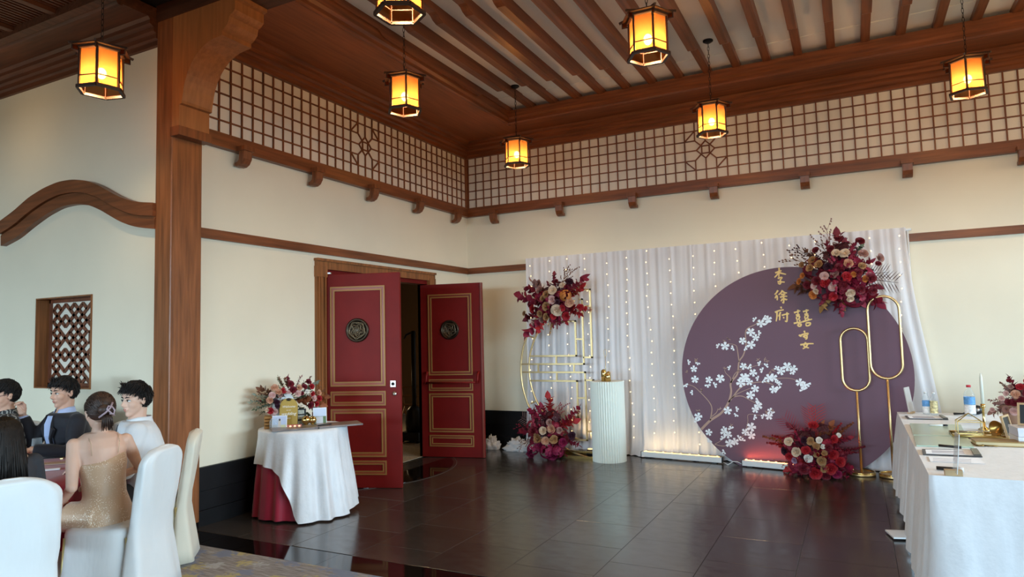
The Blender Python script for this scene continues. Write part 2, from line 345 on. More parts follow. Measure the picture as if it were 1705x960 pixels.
# rails, beams and small brackets
struct('trim_1', MB().box(0, .035, -4.74, 0, 2.555, 2.645), wy, 'brown picture rail on the wall above the red doors', 'rail')
struct('trim_2', MB().box(0, 10.2, -.035, 0, 2.555, 2.645), wx, 'brown picture rail on the backdrop wall', 'rail')
tl = struct('trim_3', MB().box(0, .07, -4.74, -.0, 3.424, 3.56), wy, 'brown beam under the left lattice with five small brackets', 'beam')
tb = struct('trim_4', MB().box(.07, 10.2, -.07, 0, 3.424, 3.56), wx, 'brown beam under the long lattice on the backdrop wall', 'beam')
hook = [(0, 0), (.155, 0), (.155, -.04), (.145, -.12), (.115, -.165), (.075, -.185), (.03, -.185), (.03, -.15), (.06, -.145), (.08, -.125), (.085, -.09), (.085, -.045), (0, -.045)]
def hookmesh(axis):
    b = MB()
    if axis == 'x': b.prism([(p[0], p[1]) for p in hook], 'y', -.05, .05); b.box(0, .17, -.062, .062, -.045, 0)
    else: b.prism([(-p[0], p[1]) for p in hook], 'x', -.05, .05); b.box(-.062, .062, -.17, 0, -.045, 0)
    return b.mesh('bracket', [wz])
hx_, hy_ = hookmesh('x'), hookmesh('y')
for k in range(5): piece('bracket', hx_, None, tl, Matrix.Translation((0, -4.315+.97*k, 3.47)))
for k in range(9): piece('bracket', hy_, None, tb, Matrix.Translation((.53+1.066*k, 0, 3.47)))

# lattice friezes: single slats over a pale screen
def frieze(name, axis, centre, k0, k1, label, lo, hi):
    def P(u, z, d): return (d, u, z) if axis == 'y' else (u, -d, z)
    def B(mb, u0, u1, z0, z1, d0, d1):
        a, c = P(u0, z0, d0), P(u1, z1, d1)
        return mb.box(min(a[0], c[0]), max(a[0], c[0]), min(a[1], c[1]), max(a[1], c[1]), z0, z1)
    root = struct(name, B(MB(), lo, hi, 3.56, 4.36, .001, .008), plaster2, label, 'lattice'); sp = .1325; zc, sz = 3.955, .1303; t = .0075
    wv = wz; wh = wy if axis == 'y' else wx
    for k in range(k0, k1+1):
        u = centre+k*sp
        if not lo+.02 < u < hi-.02: continue
        segs = [(3.56, 4.355)]
        if abs(k) == 1: segs = [(3.56, zc-sz), (zc+sz, 4.355)]
        if k == 0: segs = [(3.56, zc-.115), (zc+.115, 4.355)]
        for z0, z1 in segs: obj('slat', B(MB(), u-t, u+t, z0, z1, .010, .024), wv, root)
    for r in range(-2, 3):
        z = zc+r*sz; segs = [(lo, hi)]
        if abs(r) == 1: segs = [(lo, centre-sp), (centre+sp, hi)]
        if r == 0: segs = [(lo, centre-.115), (centre+.115, hi)]
        for u0, u1 in segs: obj('slat', B(MB(), u0, u1, z-t, z+t, .011, .022), wh, root)
    b = MB()
    def st(a, c): b.bar(P(centre+a[0], zc+a[1], .017), P(centre+c[0], zc+c[1], .017), .016, .012, up=P(0, 0, 1) if axis == 'x' else (1, 0, 0))
    D = [(.115, 0), (0, .115), (-.115, 0), (0, -.115)]
    for i in range(4): st(D[i], D[(i+1) % 4])
    q = .048
    for i, c in enumerate([(q, q), (-q, q), (-q, -q), (q, -q)]): st(c, [(-q, q), (-q, -q), (q, -q), (q, q)][i])
    for sx in (-1, 1):
        for s2 in (-1, 1):
            st((sx*sp, s2*sz), (sx*.057, s2*.057)); st((sx*2*sp, s2*sz), (sx*sp, s2*2*sz))
    obj('star_ornament', b, wz, root, label='star shaped ornament of crossed slats in the lattice')
    return root
frieze('trim_5', 'y', -2.418, -17, 18, 'square lattice frieze with star ornament above the red doors', -4.74, -.02)
frieze('trim_6', 'x', 3.632, -27, 50, 'long square lattice frieze with star ornament above the backdrop', .02, 10.2)
struct('trim_7', MB().box(.0, .05, -.05, 0, 3.56, 4.36), wz, 'slim brown corner post where the two lattices meet', 'post')

# cornices, soffit and inner beam round the alcove ceiling
prof = [(0, 4.33), (.055, 4.33), (.055, 4.375), (.075, 4.39), (.075, 4.425), (.10, 4.445), (.115, 4.45), (.115, 4.49), (.14, 4.505), (.14, 4.535), (.175, 4.56), (0, 4.56)]
struct('trim_8', MB().prism(prof, 'y', -4.74, -.0), wy, 'stepped brown cornice above the left lattice', 'cornice')
struct('trim_9', MB().prism([(-a, z) for a, z in prof], 'x', .0, 10.2), wx, 'stepped brown cornice above the long lattice', 'cornice')
so = MB(); so.box(0, 1.06, -4.74, 0, 4.56, 4.6); struct('ceiling_soffit', so, wood('soffit_wood', 'y', (.27, .088, .032), .45, .2), 'broad flat brown wooden soffit above the left lattice', 'ceiling')
struct('ceiling_soffit_back', MB().box(1.06, 10.2, -.62, 0, 4.56, 4.6), wx, 'narrow flat brown wooden soffit above the long lattice', 'ceiling')
inner = [(1.03, 4.56), (1.06, 4.545), (1.085, 4.56), (1.085, 4.60), (1.11, 4.625), (1.11, 4.73), (1.03, 4.73)]
struct('trim_10', MB().prism(inner, 'y', -4.74, -.55), wy, 'brown moulded beam along the soffit edge beside the rafters', 'beam')
inb = [(y+.44, z) for y, z in [(-1.03, 4.56), (-1.06, 4.545), (-1.085, 4.56), (-1.085, 4.60), (-1.11, 4.625), (-1.11, 4.72), (-1.03, 4.72)]]
struct('trim_11', MB().prism(inb, 'x', 1.03, 10.2), wx, 'brown moulded beam on which the rafter ends rest', 'beam')
cl = struct('ceiling', MB().box(1.0, 10.2, -4.74, -1.0, 4.785, 4.9).box(1.0, 10.2, -1.0, -.50, 4.775, 4.9), white_ceiling, 'white boarded ceiling with parallel brown rafters', 'ceiling')
raf = MB(); ra = [(-.57, 4.71), (-1.43, 4.71), (-1.47, 4.70), (-1.50, 4.672), (-1.55, 4.655), (-3.44, 4.655), (-3.50, 4.672), (-3.54, 4.70), (-3.58, 4.71), (-4.74, 4.71), (-4.74, 4.79), (-.57, 4.79)]
raf.prism(ra, 'x', -.043, .043); rm = raf.mesh('rafter', [wy])
for k in range(26):
    piece('rafter', rm, None, cl, Matrix.Translation((1.446+.338*k, 0, 0)))
obj('rafter', MB().prism([(y, z) for y, z in ra], 'x', 1.06, 1.13), wy, cl)

# pillar, corbel, opening beam
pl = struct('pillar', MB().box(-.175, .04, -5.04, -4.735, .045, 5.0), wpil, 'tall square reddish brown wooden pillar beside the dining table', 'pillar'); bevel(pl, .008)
obj('base', MB().box(-.185, .03, -5.03, -4.74, 0, .045), polished, pl)
obj('collar', MB().box(.035, .15, -5.055, -4.72, 3.40, 3.48), wz, pl)
cp = [(.04, 3.48), (.13, 3.48), (.13, 3.67), (.165, 3.675), (.165, 3.70)]
cp += [(.165+.01+.43*(1-math.cos(t)), 3.70+.46*math.sin(t)) for t in [k*PI/2*.96/12 for k in range(1, 13)]]
cp += [(.66, 4.165), (.66, 4.20), (.70, 4.225), (.735, 4.26), (.745, 4.31), (.78, 4.325), (.81, 4.35), (.81, 4.43), (.85, 4.44), (.85, 4.47), (.04, 4.47)]
cb = struct('corbel', MB().prism(cp, 'y', -5.04, -4.735), wlit, 'large curved wooden corbel springing from the pillar top', 'corbel')
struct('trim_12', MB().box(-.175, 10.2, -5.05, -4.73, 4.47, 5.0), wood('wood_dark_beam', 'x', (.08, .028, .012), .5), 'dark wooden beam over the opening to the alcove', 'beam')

# dining side cornice and grille ceiling
dp = [(WY, 4.27), (WY-.03, 4.27), (WY-.03, 4.315), (WY-.05, 4.33), (WY-.05, 4.37), (WY-.075, 4.385), (WY-.075, 4.42), (WY-.11, 4.44), (WY-.11, 4.475), (WY-.13, 4.50), (WY-.36, 4.50), (WY-.36, 4.485), (WY-.40, 4.485), (WY-.42, 4.51), (WY-.46, 4.525), (WY-.46, 4.6), (WY, 4.6)]
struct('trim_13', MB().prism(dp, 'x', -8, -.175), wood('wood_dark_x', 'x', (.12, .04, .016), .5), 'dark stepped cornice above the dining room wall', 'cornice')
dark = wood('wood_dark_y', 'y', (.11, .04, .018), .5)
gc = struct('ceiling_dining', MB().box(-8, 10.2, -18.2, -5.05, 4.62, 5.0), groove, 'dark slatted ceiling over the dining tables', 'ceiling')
for k in range(16): obj('rib', MB().box(-4.2+.66*k-.035, -4.2+.66*k+.035, -18.1, -5.45, 4.52, 4.63), dark, gc)
sl = MB()
for k in range(-28, 36):
    x = -1.6+.66/13*k
    sl.box(x-.011, x+.011, -9.5, -5.45, 4.555, 4.60)
obj('slat', sl, dark, gc, kind='stuff')
obj('edge_beam', MB().box(-8, 10.2, -5.52, -5.44, 4.49, 4.63), dark, gc)

# wavy moulding on the dining wall
tp = [(0, 545), (150, 435), (300, 300), (450, 205), (600, 140), (740, 115), (880, 125), (1000, 165), (1100, 225), (1200, 280), (1300, 320), (1400, 345), (1490, 347), (1590, 345)]
bt = [(0, 785), (150, 705), (300, 580), (450, 470), (600, 390), (740, 360), (880, 365), (1000, 415), (1100, 475), (1200, 535), (1300, 575), (1400, 600), (1490, 605), (1590, 606)]
def wv_(pts, y): return [on_y(a/6.09, 280+b_/6.09, y) for a, b_ in pts]
top, bot = wv_(tp, WY-.06), wv_(bt, WY-.06)
xm = top[5].x
ext = [(2*xm-p.x, p.z) for p in reversed(top[6:])]; exb = [(2*xm-p.x, p.z) for p in reversed(bot[6:])]
ext = [e for e in ext if e[0] < top[0].x-.05]; exb = [e for e in exb if e[0] < bot[0].x-.05]
T = ext+[(p.x, p.z) for p in top]; Bm = exb+[(p.x, p.z) for p in bot]
T[-1] = (-.16, T[-1][1]); Bm[-1] = (-.16, Bm[-1][1])
n = 60
def samp(L, k):
    x = L[0][0]+(L[-1][0]-L[0][0])*k/n
    for a, c in zip(L, L[1:]):
        if a[0] <= x <= c[0]+1e-6: return (x, a[1]+(c[1]-a[1])*(x-a[0])/(c[0]-a[0]+1e-9))
    return (x, L[-1][1])
def smooth(L, it=3):
    for _ in range(it): L = [L[0]]+[((L[i-1][0]+2*L[i][0]+L[i+1][0])/4, (L[i-1][1]+2*L[i][1]+L[i+1][1])/4) for i in range(1, len(L)-1)]+[L[-1]]
    return L
Ts = smooth([samp(T, k) for k in range(n+1)]); Bs = smooth([samp(Bm, k) for k in range(n+1)])
def wavy(f0, f1, d0, d1):
    b = MB(); rs = []
    for (xa, za), (xb, zb) in zip(Ts, Bs):
        a = (xa+(xb-xa)*f0, za+(zb-za)*f0); c = (xa+(xb-xa)*f1, za+(zb-za)*f1)
        rs.append([(a[0], WY-d0, a[1]), (a[0], WY-d1, a[1]), (c[0], WY-d1, c[1]), (c[0], WY-d0, c[1])])
    return b.rings(rs, True, 0, False)
wm = struct('trim_14', wavy(0, .52, 0, .075), wx, 'wavy brown wooden moulding on the dining room wall', 'moulding')
obj('lower_strip', wavy(.56, 1.0, 0, .055), wx, wm); obj('groove_strip', wavy(.5, .6, 0, .045), wx, wm)

# fretwork niche
b = MB(); d = .15; t = .012
b.box(nx0, nx0+t, WY-.012, WY+d, nz0, nz1); b.box(nx1-t, nx1, WY-.012, WY+d, nz0, nz1); b.box(nx0+t, nx1-t, WY-.012, WY+d, nz1-t, nz1); b.box(nx0+t, nx1-t, WY-.012, WY+d, nz0, nz0+t)
nw = struct('window_1', b, wframe, 'small wooden niche window with diamond fretwork in the dining room wall', 'window')
obj('screen', MB().box(nx0+.012, nx1-.012, WY+.133, WY+.145, nz0+.012, nz1-.012), plaster2, nw, label='pale backing behind the fretwork')
fr = MB(); cx0 = -1.548; hw, hh = .0705, .0555; z0 = nz1-.065
def N(c, r): return V((cx0+(c)*hw, WY+.125, z0-(r-1)*hh))
def inside(p): return nx0+.01 < p.x < nx1-.01 and nz0+.02 < p.z < nz1-.02
omit = set()
for c0 in (3, -3):
    for s in (-1, 1):
        for a, c in (((c0, 1), (c0+s, 0)), ((c0, 3), (c0+s, 2)), ((c0, 5), (c0+s, 6)), ((c0, 9), (c0+s, 8)), ((c0, 11), (c0+s, 12)), ((c0, 13), (c0+s, 14)), ((c0, 7), (c0+s, 6)), ((c0, 7), (c0+s, 8))):
            if c0 == -3 and a[1] == 7: continue
            omit.add((a, c)); omit.add((c, a))
for c in range(-7, 7):
    for r in range(0, 15):
        if (c+r) % 2: continue
        for s in (-1, 1):
            if ((c, r), (c+s, r+1)) in omit: continue
            p, q = N(c, r), N(c+s, r+1)
            if inside(p) and inside(q): fr.bar(p, q, .034, .010, up=(0, 1, 0))
for x in (cx0+2.72*hw, cx0+3.28*hw): fr.bar((x, WY+.125, z0-5*hh), (x, WY+.125, z0-7*hh), .03, .010, up=(0, 1, 0))
for zz in (z0-5*hh, z0-7*hh): fr.bar((cx0+2*hw, WY+.125, zz), (cx0+4*hw, WY+.125, zz), .026, .010, up=(0, 1, 0))
fr.box(nx0+t, nx1-t, WY+.11, WY+.14, nz1-.045, nz1-.012); fr.box(nx0+t, nx1-t, WY+.11, WY+.14, nz0+.012, nz0+.045); fr.box(nx1-.035, nx1-.012, WY+.11, WY+.14, nz0, nz1); fr.box(nx0+.012, nx0+.035, WY+.11, WY+.14, nz0, nz1)
obj('fretwork', fr, wood('wood_fret', 'z', (.16, .05, .024), .4), nw)

# door frame and two leaves
dfm = MB()
fx = struct('trim_15', MB().box(-.01, .045, -3.275, -.965, 2.39, 2.475), wframe, 'brown moulded wooden frame around the double doors', 'door frame')
for y0, y1 in ((-3.275, -3.13), (-1.10, -.965)):
    obj('jamb', MB().box(-.16, .03, y0, y1, 0, 2.39), wframe, fx)
    for q in (y0+.02, (y0+y1)/2-.02, y1-.03): obj('moulding', MB().box(.03, .045, q, q+.025, 0, 2.39), wframe, fx)
    obj('plinth_block', MB().box(0, .05, y0-.006, y1+.006, 2.30, 2.42), wframe, fx)
obj('lintel', MB().box(-.16, 0, -3.13, -1.10, 2.34, 2.39), red_lacquer, fx)
obj('cornice_strip', MB().box(0, .062, -3.285, -.955, 2.475, 2.505), wframe, fx)

def door(name, label, hinge, tip, flip, extra):
    h = V((hinge[0], hinge[1], 0)); d = V((tip[0], tip[1], 0))-h; W = d.length; ang = math.atan2(d.y, d.x)
    root = struct(name, MB().rbox((W/2, 0, 1.167), (W, .045, 2.325)), red_lacquer, label, 'door'); bevel(root, .004)
    root.location = h; root.rotation_euler = (0, 0, ang)
    sg = -1                                     # the face towards the camera is local -y
    def mould(u0, u1, z0, z1, wd):
        y = sg*.0225
        for a, c in (((u0, z0), (u1, z0)), ((u1, z0), (u1, z1)), ((u1, z1), (u0, z1)), ((u0, z1), (u0, z0))): pass
        b = MB()
        for k, (o0, o1, th) in enumerate(((0, wd*.28, .012), (wd*.28, wd*.72, .004), (wd*.72, wd, .010))):
            mi = 1 if k == 1 else 0
            b2 = [(u0+o0, u1-o0, z1-o1, z1-o0), (u0+o0, u1-o0, z0+o0, z0+o1), (u0+o0, u0+o1, z0+o1, z1-o1), (u1-o1, u1-o0, z0+o1, z1-o1)]
            for x0, x1, a0, a1 in b2: b.box(x0, x1, y-th, y+.001, a0, a1, mi)
        obj('panel_moulding', b, [gold_paint, red_edge] if extra != 'right' else [gold_paint_2, red_edge_dark], root)
    off = W-.92
    for u0, u1, z0, z1, wd in ((.13, .755, 1.095, 2.19, .05), (.13, .755, .885, 1.04, .042), (.13, .755, .335, .85, .05), (.13, .755, .145, .295, .042)):
        mould(u0+off*.5, u1+off*.5, z0, z1, wd)
    md = thing_part('medallion', MB().lathe([(0, .0), (.13, 0), (.132, .012), (.12, .024), (.108, .02), (.104, .012), (0, .012)], n=36), bronze, root, (.44+off*.5, -.0225, 1.705))
    md.rotation_euler = (PI/2, 0, 0)
    b = MB()
    for q in range(3): b.tube([V((.086*math.cos(t)*(1-.0*q), .086*math.sin(t), .016)) for t in [2*PI*k/28 for k in range(28)]] if q == 0 else [V(((.03+.028*q+.014*math.cos(5*t+q))*math.cos(t), (.03+.028*q+.014*math.cos(5*t+q))*math.sin(t), .016)) for t in [2*PI*k/40 for k in range(40)]], .0055, 5, closed=True)
    for k in range(6):
        a = k*PI/3; b.tube([V(((.015+.035*s)*math.cos(a+1.8*s), (.015+.035*s)*math.sin(a+1.8*s), .016)) for s in [i/8 for i in range(9)]], .005, 5)
    obj('relief', b, bronze_hi, md)
    return root, W
def thing_part(name, mb, mat, parent, loc): return obj(name, mb, mat, parent, loc=loc)
gold_paint_2 = M('gold_paint_right', (.40, .20, .06), .45, .3); red_edge_dark = M('red_moulding_shaded', (.22, .035, .018), .35)  # right leaf's mouldings; the red is darkened to imitate its turned-away shade
d1, W1 = door('door_1', 'open red door leaf nearest the round table, gold moulded panels and steel lock', (-.06, -3.128), (.812, -2.822), 0, 'left')
lk = obj('lock_plate', MB().rbox((0, 0, 0), (.065, .008, .075)), steel, d1, loc=(W1-.085, -.026, 1.115)); bevel(lk, .004)
obj('keyhole', MB().lathe([(0, 0), (.018, 0), (.016, .012), (0, .014)], n=16).xf(Matrix.Rotation(PI/2, 4, 'X')), black_iron, lk, loc=(0, -.003, 0))
obj('latch_knob', MB().lathe([(0, 0), (.024, 0), (.022, .01), (0, .014)], n=20).xf(Matrix.Rotation(PI/2, 4, 'X')), steel, d1, loc=(W1-.07, -.022, 1.01))
obj('door_closer', MB().rbox((.06, 0, 0), (.12, .03, .016)), steel, d1, loc=(.02, -.02, 2.345))
d2, W2 = door('door_2', 'open shaded red door leaf farther from the pillar, with two push bar arms', (-.075, -1.15), (.79, -.958), 0, 'right')
for u in (.10, W2-.06):
    hb = obj('push_arm', MB().tube([(0, 0, .07), (0, -.035, .075), (0, -.075, .03), (0, -.085, -.03), (-.02, -.08, -.07)], [.016, .017, .016, .014, .011], 8).rbox((0, -.006, .0), (.036, .012, .17)), red_lacquer, d2, loc=(u, -.022, 1.06))
obj('push_bar', MB().tube([(.10, -.10, 1.0), (W2-.06, -.10, 1.0)], .012, 8), red_lacquer, d2)
b = MB().rbox((W2-.012, -.028, 1.167), (.022, .012, 2.32)); obj('edge_strip', b, red_edge_dark, d2)
# things in the corridor
t = thing('coat_stand', 'black upright stand with chunky base beyond the open doors', 'stand', (-.95, -.11, 0))
obj('base', MB().box(-.17, .17, -.14, .14, .03, .16), black_plastic, t); obj('wheel', MB().ell((-.14, -.12, .03), .03), black_plastic, t); obj('wheel', MB().ell((.14, -.12, .03), .03), black_plastic, t)
obj('body', MB().lathe([(.13, .16), (.14, .30), (.12, .48), (.06, .55)], n=16), black_plastic, t); obj('pole', MB().tube([(0, 0, .5), (0, 0, 1.72)], .035), black_plastic, t); obj('handle', MB().tube([(-.02, 0, 1.70), (-.12, -.02, 1.66), (-.16, -.02, 1.60)], .015), black_plastic, t)
t = thing('folding_chair', 'gold framed folding chair leaning in the corridor beyond the doors', 'chair', (-1.35, .35, 0))
for k in range(2): obj('leg', MB().tube([(-.2+.4*k, .25, .012), (-.2+.4*k, .0, .85)], .014), gold_paint, t); obj('leg', MB().tube([(-.18+.36*k, -.2, .012), (-.18+.36*k, .12, .5)], .014), gold_paint, t)
for k in range(5): obj('slat', MB().bar((-.2, .2-.045*k, .2+.15*k), (.2, .2-.045*k, .2+.15*k), .03, .02), gold_paint, t)

# ================================================================== HANGING LANTERNS
def lantern(label, x, y, zt, rot, ceil):
    t = thing('hanging_lantern', label, 'lantern', (x, y, zt), rot, 'hexagonal hanging lanterns')
    Rb, zb, z1 = .148, -.365, -.065
    def hx(r, z, o=0): return [V((r*math.cos(k*PI/3+o), r*math.sin(k*PI/3+o), z)) for k in range(6)]
    b = MB(); w_ = black_wood
    for p, q in zip(hx(Rb, zb), hx(Rb, z1)): b.bar(p, q, .014, .014)
    for z, r, h in ((zb, Rb+.012, .022), (z1, Rb+.008, .016), (zb+.085, Rb-.002, .007)):
        k = hx(r, z)
        for i in range(6): b.bar(k[i], k[(i+1) % 6], h, h)
    obj('frame', b, w_, t)
    c = hx(Rb-.006, zb+.01); d = hx(Rb-.006, z1-.01)
    for i in range(6):
        j = (i+1) % 6
        obj('pane', MB().add([c[i], c[j], d[j], d[i]], [(0, 1, 2, 3)]), lantern_glass, t)
    rf = MB(); e = hx(Rb+.055, -.058); tpp = hx(.022, 0); e2 = hx(Rb+.055, -.050)
    rf.rings([e, e2, tpp, hx(.012, .012)], True, 0, False)
    ro = obj('roof', rf, w_, t)
    b = MB()
    for k in range(6):
        a = k*PI/3; p = V((math.cos(a), math.sin(a), 0)); b.bar(p*.02+V((0, 0, .004)), p*(Rb+.075)+V((0, 0, -.052)), .014, .016)
        b.bar(p*(Rb+.05)+V((0, 0, -.05)), p*(Rb+.05)+V((0, 0, -.095)), .008, .008); b.bar(p*(Rb+.008)+V((0, 0, -.095)), p*(Rb+.055)+V((0, 0, -.095)), .008, .008)
    obj('roof_rib', b, w_, t)
    for k in range(6):
        a = k*PI/3; p = V((math.cos(a), math.sin(a), 0)); n = V((-p.y, p.x, 0))*.003
        q = [p*(Rb+.012)+V((0, 0, -.06)), p*(Rb+.045)+V((0, 0, -.06)), p*(Rb+.045)+V((0, 0, -.09)), p*(Rb+.012)+V((0, 0, -.09))]
        obj('corner_wing', MB().rings([[u+n for u in q], [u-n for u in q]], True, 0, False), lantern_glass, t)
    ch = MB(); L = ceil-zt; nlk = max(3, int(L/.045))
    for k in range(nlk):
        z = .02+(L-.05)*(k+.5)/nlk; h = (L-.05)/nlk*.62
        pts = [(.010*math.cos(a)*(k % 2), .010*math.cos(a)*(1-k % 2), z+h*math.sin(a)) for a in [2*PI*i/8 for i in range(8)]]
        ch.tube(pts, .0026, 4, closed=True)
    obj('chain', ch, black_iron, t)
    obj('canopy', MB().lathe([(0, L), (.055, L), (.055, L-.012), (.03, L-.028), (.008, L-.034), (0, L-.034)], n=18), black_iron, t)
    obj('socket', MB().tube([(0, 0, -.02), (0, 0, -.19)], .012, 8), black_iron, t)
    obj('bulb', MB().ell((0, 0, -.225), (.034, .034, .042), 14, 10), bulb_mat, t)
    l = lamp('lantern_light', (x, y, zt-.285), LAMP_W, (1, .66, .33), .05)
LAMP_W = 46
black_wood = M('lantern_wood', (.05, .022, .012), .5)
CZ = 4.785
for lb, x, y, zt, rot, c in (
    ('hexagonal amber lantern hanging over the middle of the soffit, left of the rafters', 1.57, -3.74, 4.1, .20, 4.785),
    ('small far amber lantern hanging in the corner above the open doors', 1.53, -1.30, 4.12, .18, 4.785),
    ('large amber lantern hanging under the rafters, bottom high above the plinth', 3.93, -3.83, 4.08, .02, 4.785),
    ('amber lantern hanging in front of the star ornament of the long lattice', 3.965, -1.415, 4.1, .03, 4.785),
    ('amber lantern hanging nearest the wall on the reception table side', 6.30, -1.38, 4.12, .33, 4.785),
    ('amber lantern cut by the upper picture edge, beside the opening beam', 2.71, -5.36, 4.07, .50, 4.62),
    ('amber lantern hanging over the dining table in front of the pillar', .24, -5.78, 3.89, .30, 4.555)):
    lantern(lb, x, y, zt, rot, c)

for x, y, pw in ((6.30, -3.80, 50), (8.66, -1.40, 36), (8.66, -3.80, 44), (5.2, -5.5, 46), (7.7, -5.5, 44), (2.7, -7.9, 14), (-2.2, -5.8, 8)): lamp('warm_fill_out_of_view', (x, y, 3.75), pw, (1, .66, .33), .12)  # added unseen lamps for a warm wash, standing in for lanterns not modelled

# ================================================================== CURTAIN BACKDROP
cr = thing('curtain_rail', 'thin white rail on which the sheer wedding curtains hang', 'rail', (3.44, -.062, 0))
obj('rail', MB().tube([(-2.42, 0, 2.69), (2.42, 0, 2.69)], .014, 8), white_enamel, cr)
for x in (-2.38, 0, 2.38): obj('upright', MB().tube([(x, .01, .0), (x, .01, 2.69)], .014, 8), white_enamel, cr)
def curtain(label, x0, x1, seed, left=0, right=0):
    rr = random.Random(seed); ph = [rr.uniform(0, 6) for _ in range(6)]; n = int((x1-x0)*60)
    def fn(u, v):
        z = 2.71*(1-v); x = x0+(x1-x0)*u
        k = 2*PI*x
        f = .012*math.sin(k*7.3+ph[0]+.6*math.sin(k*.9))+.009*math.sin(k*11.7+ph[1])+.006*math.sin(k*17+ph[2]+3*v)
        amp = .45+.65*v; y = -.125+f*amp
        x += .012*math.sin(9*v+k*1.3)*v
        x += right*max(0, u-.55)/.45*(v**1.6)-left*max(0, .45-u)/.45*(v**1.8)
        if v > .93:
            q = (v-.93)/.07; y -= q*q*(.09+.05*math.sin(k*3+ph[3])); z = max(.005+.004*(1+math.sin(k*9+ph[4]))*q, z)
        return (x, y, z)
    return tag(obj('curtain', MB().grid(fn, n, 40), sheer), label, 'curtain', 'sheer backdrop curtains')
curtain('sheer white curtain panel hanging behind the gold half moon frame', 1.055, 2.30, 1, left=.06)
curtain('sheer white curtain panel hanging behind the pleated plinth', 2.29, 3.42, 2)
curtain('sheer white curtain panel hanging behind the plum disc', 3.41, 4.64, 3)
curtain('sheer white curtain panel sweeping outward beside the reception table', 4.63, 5.80, 4, right=.36)
nm = 'first second third fourth fifth sixth seventh eighth ninth tenth eleventh twelfth thirteenth fourteenth fifteenth sixteenth seventeenth'.split()
rr = random.Random(5)
for k in range(17):
    x = 1.13+.287*k
    t = thing('fairy_light_strand', 'vertical strand of warm fairy lights on the sheer curtain, %s from the doors' % nm[k], 'string light', (x, -.175, 2.68), 0, 'fairy light strands')
    pts = [V((.018*math.sin(z*2.3+k*1.7)+.008*math.sin(z*7+k), 0, -z)) for z in [i*.1 for i in range(26)]]
    obj('wire', MB().tube(pts, .0012, 3), paper, t)
    b = MB(); off = rr.uniform(0, .14)
    for i in range(17):
        z = off+.148*i
        if z > 2.5: break
        x_ = .018*math.sin(z*2.3+k*1.7)+.008*math.sin(z*7+k)
        b.ell((x_+rr.uniform(-.01, .01), -.006, -z), 0.0078, 6, 4)
    obj('bulbs', b, fairy_mat, t, kind='stuff')

# LED bars on the floor
def led_bar(label, a, c, mat, power, col):
    a, c = V(a), V(c); d = c-a; L = d.length; ang = math.atan2(d.y, d.x)
    t = thing('light_bar', label, 'light', (a.x, a.y, 0), ang)
    bd = obj('housing', MB().box(0, L, -.03, .03, .012, .075), white_enamel, t); bevel(bd, .004)
    obj('lens', MB().box(.03, L-.03, -.016, .016, .0755, .080), mat, t)
    obj('foot', MB().box(.06, .12, -.04, .04, 0, .012), black_plastic, t); obj('foot', MB().box(L-.12, L-.06, -.04, .04, 0, .012), black_plastic, t)
    obj('end_cap', MB().box(-.006, 0, -.031, .031, .012, .077), black_plastic, t); obj('end_cap', MB().box(L, L+.006, -.031, .031, .012, .077), black_plastic, t)
    b = MB()
    for k in range(9): b.lathe([(0, 0), (.012, 0), (.012, .008), (0, .010)], (L*(k+.5)/9, 0, .080), 8)
    obj('led', b, mat, t, kind='stuff')
    o = area('bar_light', ((a+c)/2+V((0, .0, .095))), (math.radians(168), 0, ang), L*.9, .03, power, col)
led_bar('white floor light bar glowing warm against the sheer curtain', (2.70, -.235, 0), (3.72, -.34, 0), led_warm, 2.2, (1, .70, .32))
led_bar('white floor light bar glowing red before the plum disc', (3.97, -.42, 0), (4.72, -.56, 0), led_red, 2.6, (1, .16, .06))
t = thing('uplight', 'small uplight on the floor throwing amber light behind the plinth', 'light', (2.02, -.30, 0))
obj('body', MB().lathe([(0, 0), (.06, 0), (.06, .05), (.045, .075), (0, .075)], n=16), black_plastic, t); obj('lens', MB().lathe([(0, .0755), (.04, .0755), (.038, .082), (0, .084)], n=16), led_warm, t)
lamp('uplight_light', (2.02, -.30, .11), 9, (1, .60, .20), .03, 'SPOT', spot_size=math.radians(120), spot_blend=.6).rotation_euler = (math.radians(172), 0, 0)
t = thing('power_cable', 'thin white cable on the floor between the two light bars', 'cable', (0, 0, 0))
obj('cable', MB().tube([(3.73, -.345, .02), (3.80, -.42, .006), (3.86, -.43, .05), (3.91, -.43, .05), (3.955, -.43, .03)], .006, 6), white_enamel, t)

# ================================================================== PLUM DISC
YD = -.385
t = thing('backdrop_disc', 'large round plum backdrop board with white blossoms and gold brush lettering', 'backdrop board', (4.535, YD, 0))
cz, rd = 1.083, 1.243
ha = math.asin(cz/rd)
dp_ = [(rd*math.cos(a), cz+rd*math.sin(a)) for a in [-ha+(PI+2*ha)*k/120 for k in range(121)]]
obj('board', MB().prism(dp_, 'y', 0, .03), disc_purple, t)
for x in (-.4, .4): obj('rear_strut', MB().bar((x, .045, 1.5), (x, .10, .0), .03, .03), white_enamel, t)
def dz(px, py): p = on_y(px, py, YD); return (p.x-4.535, p.z)
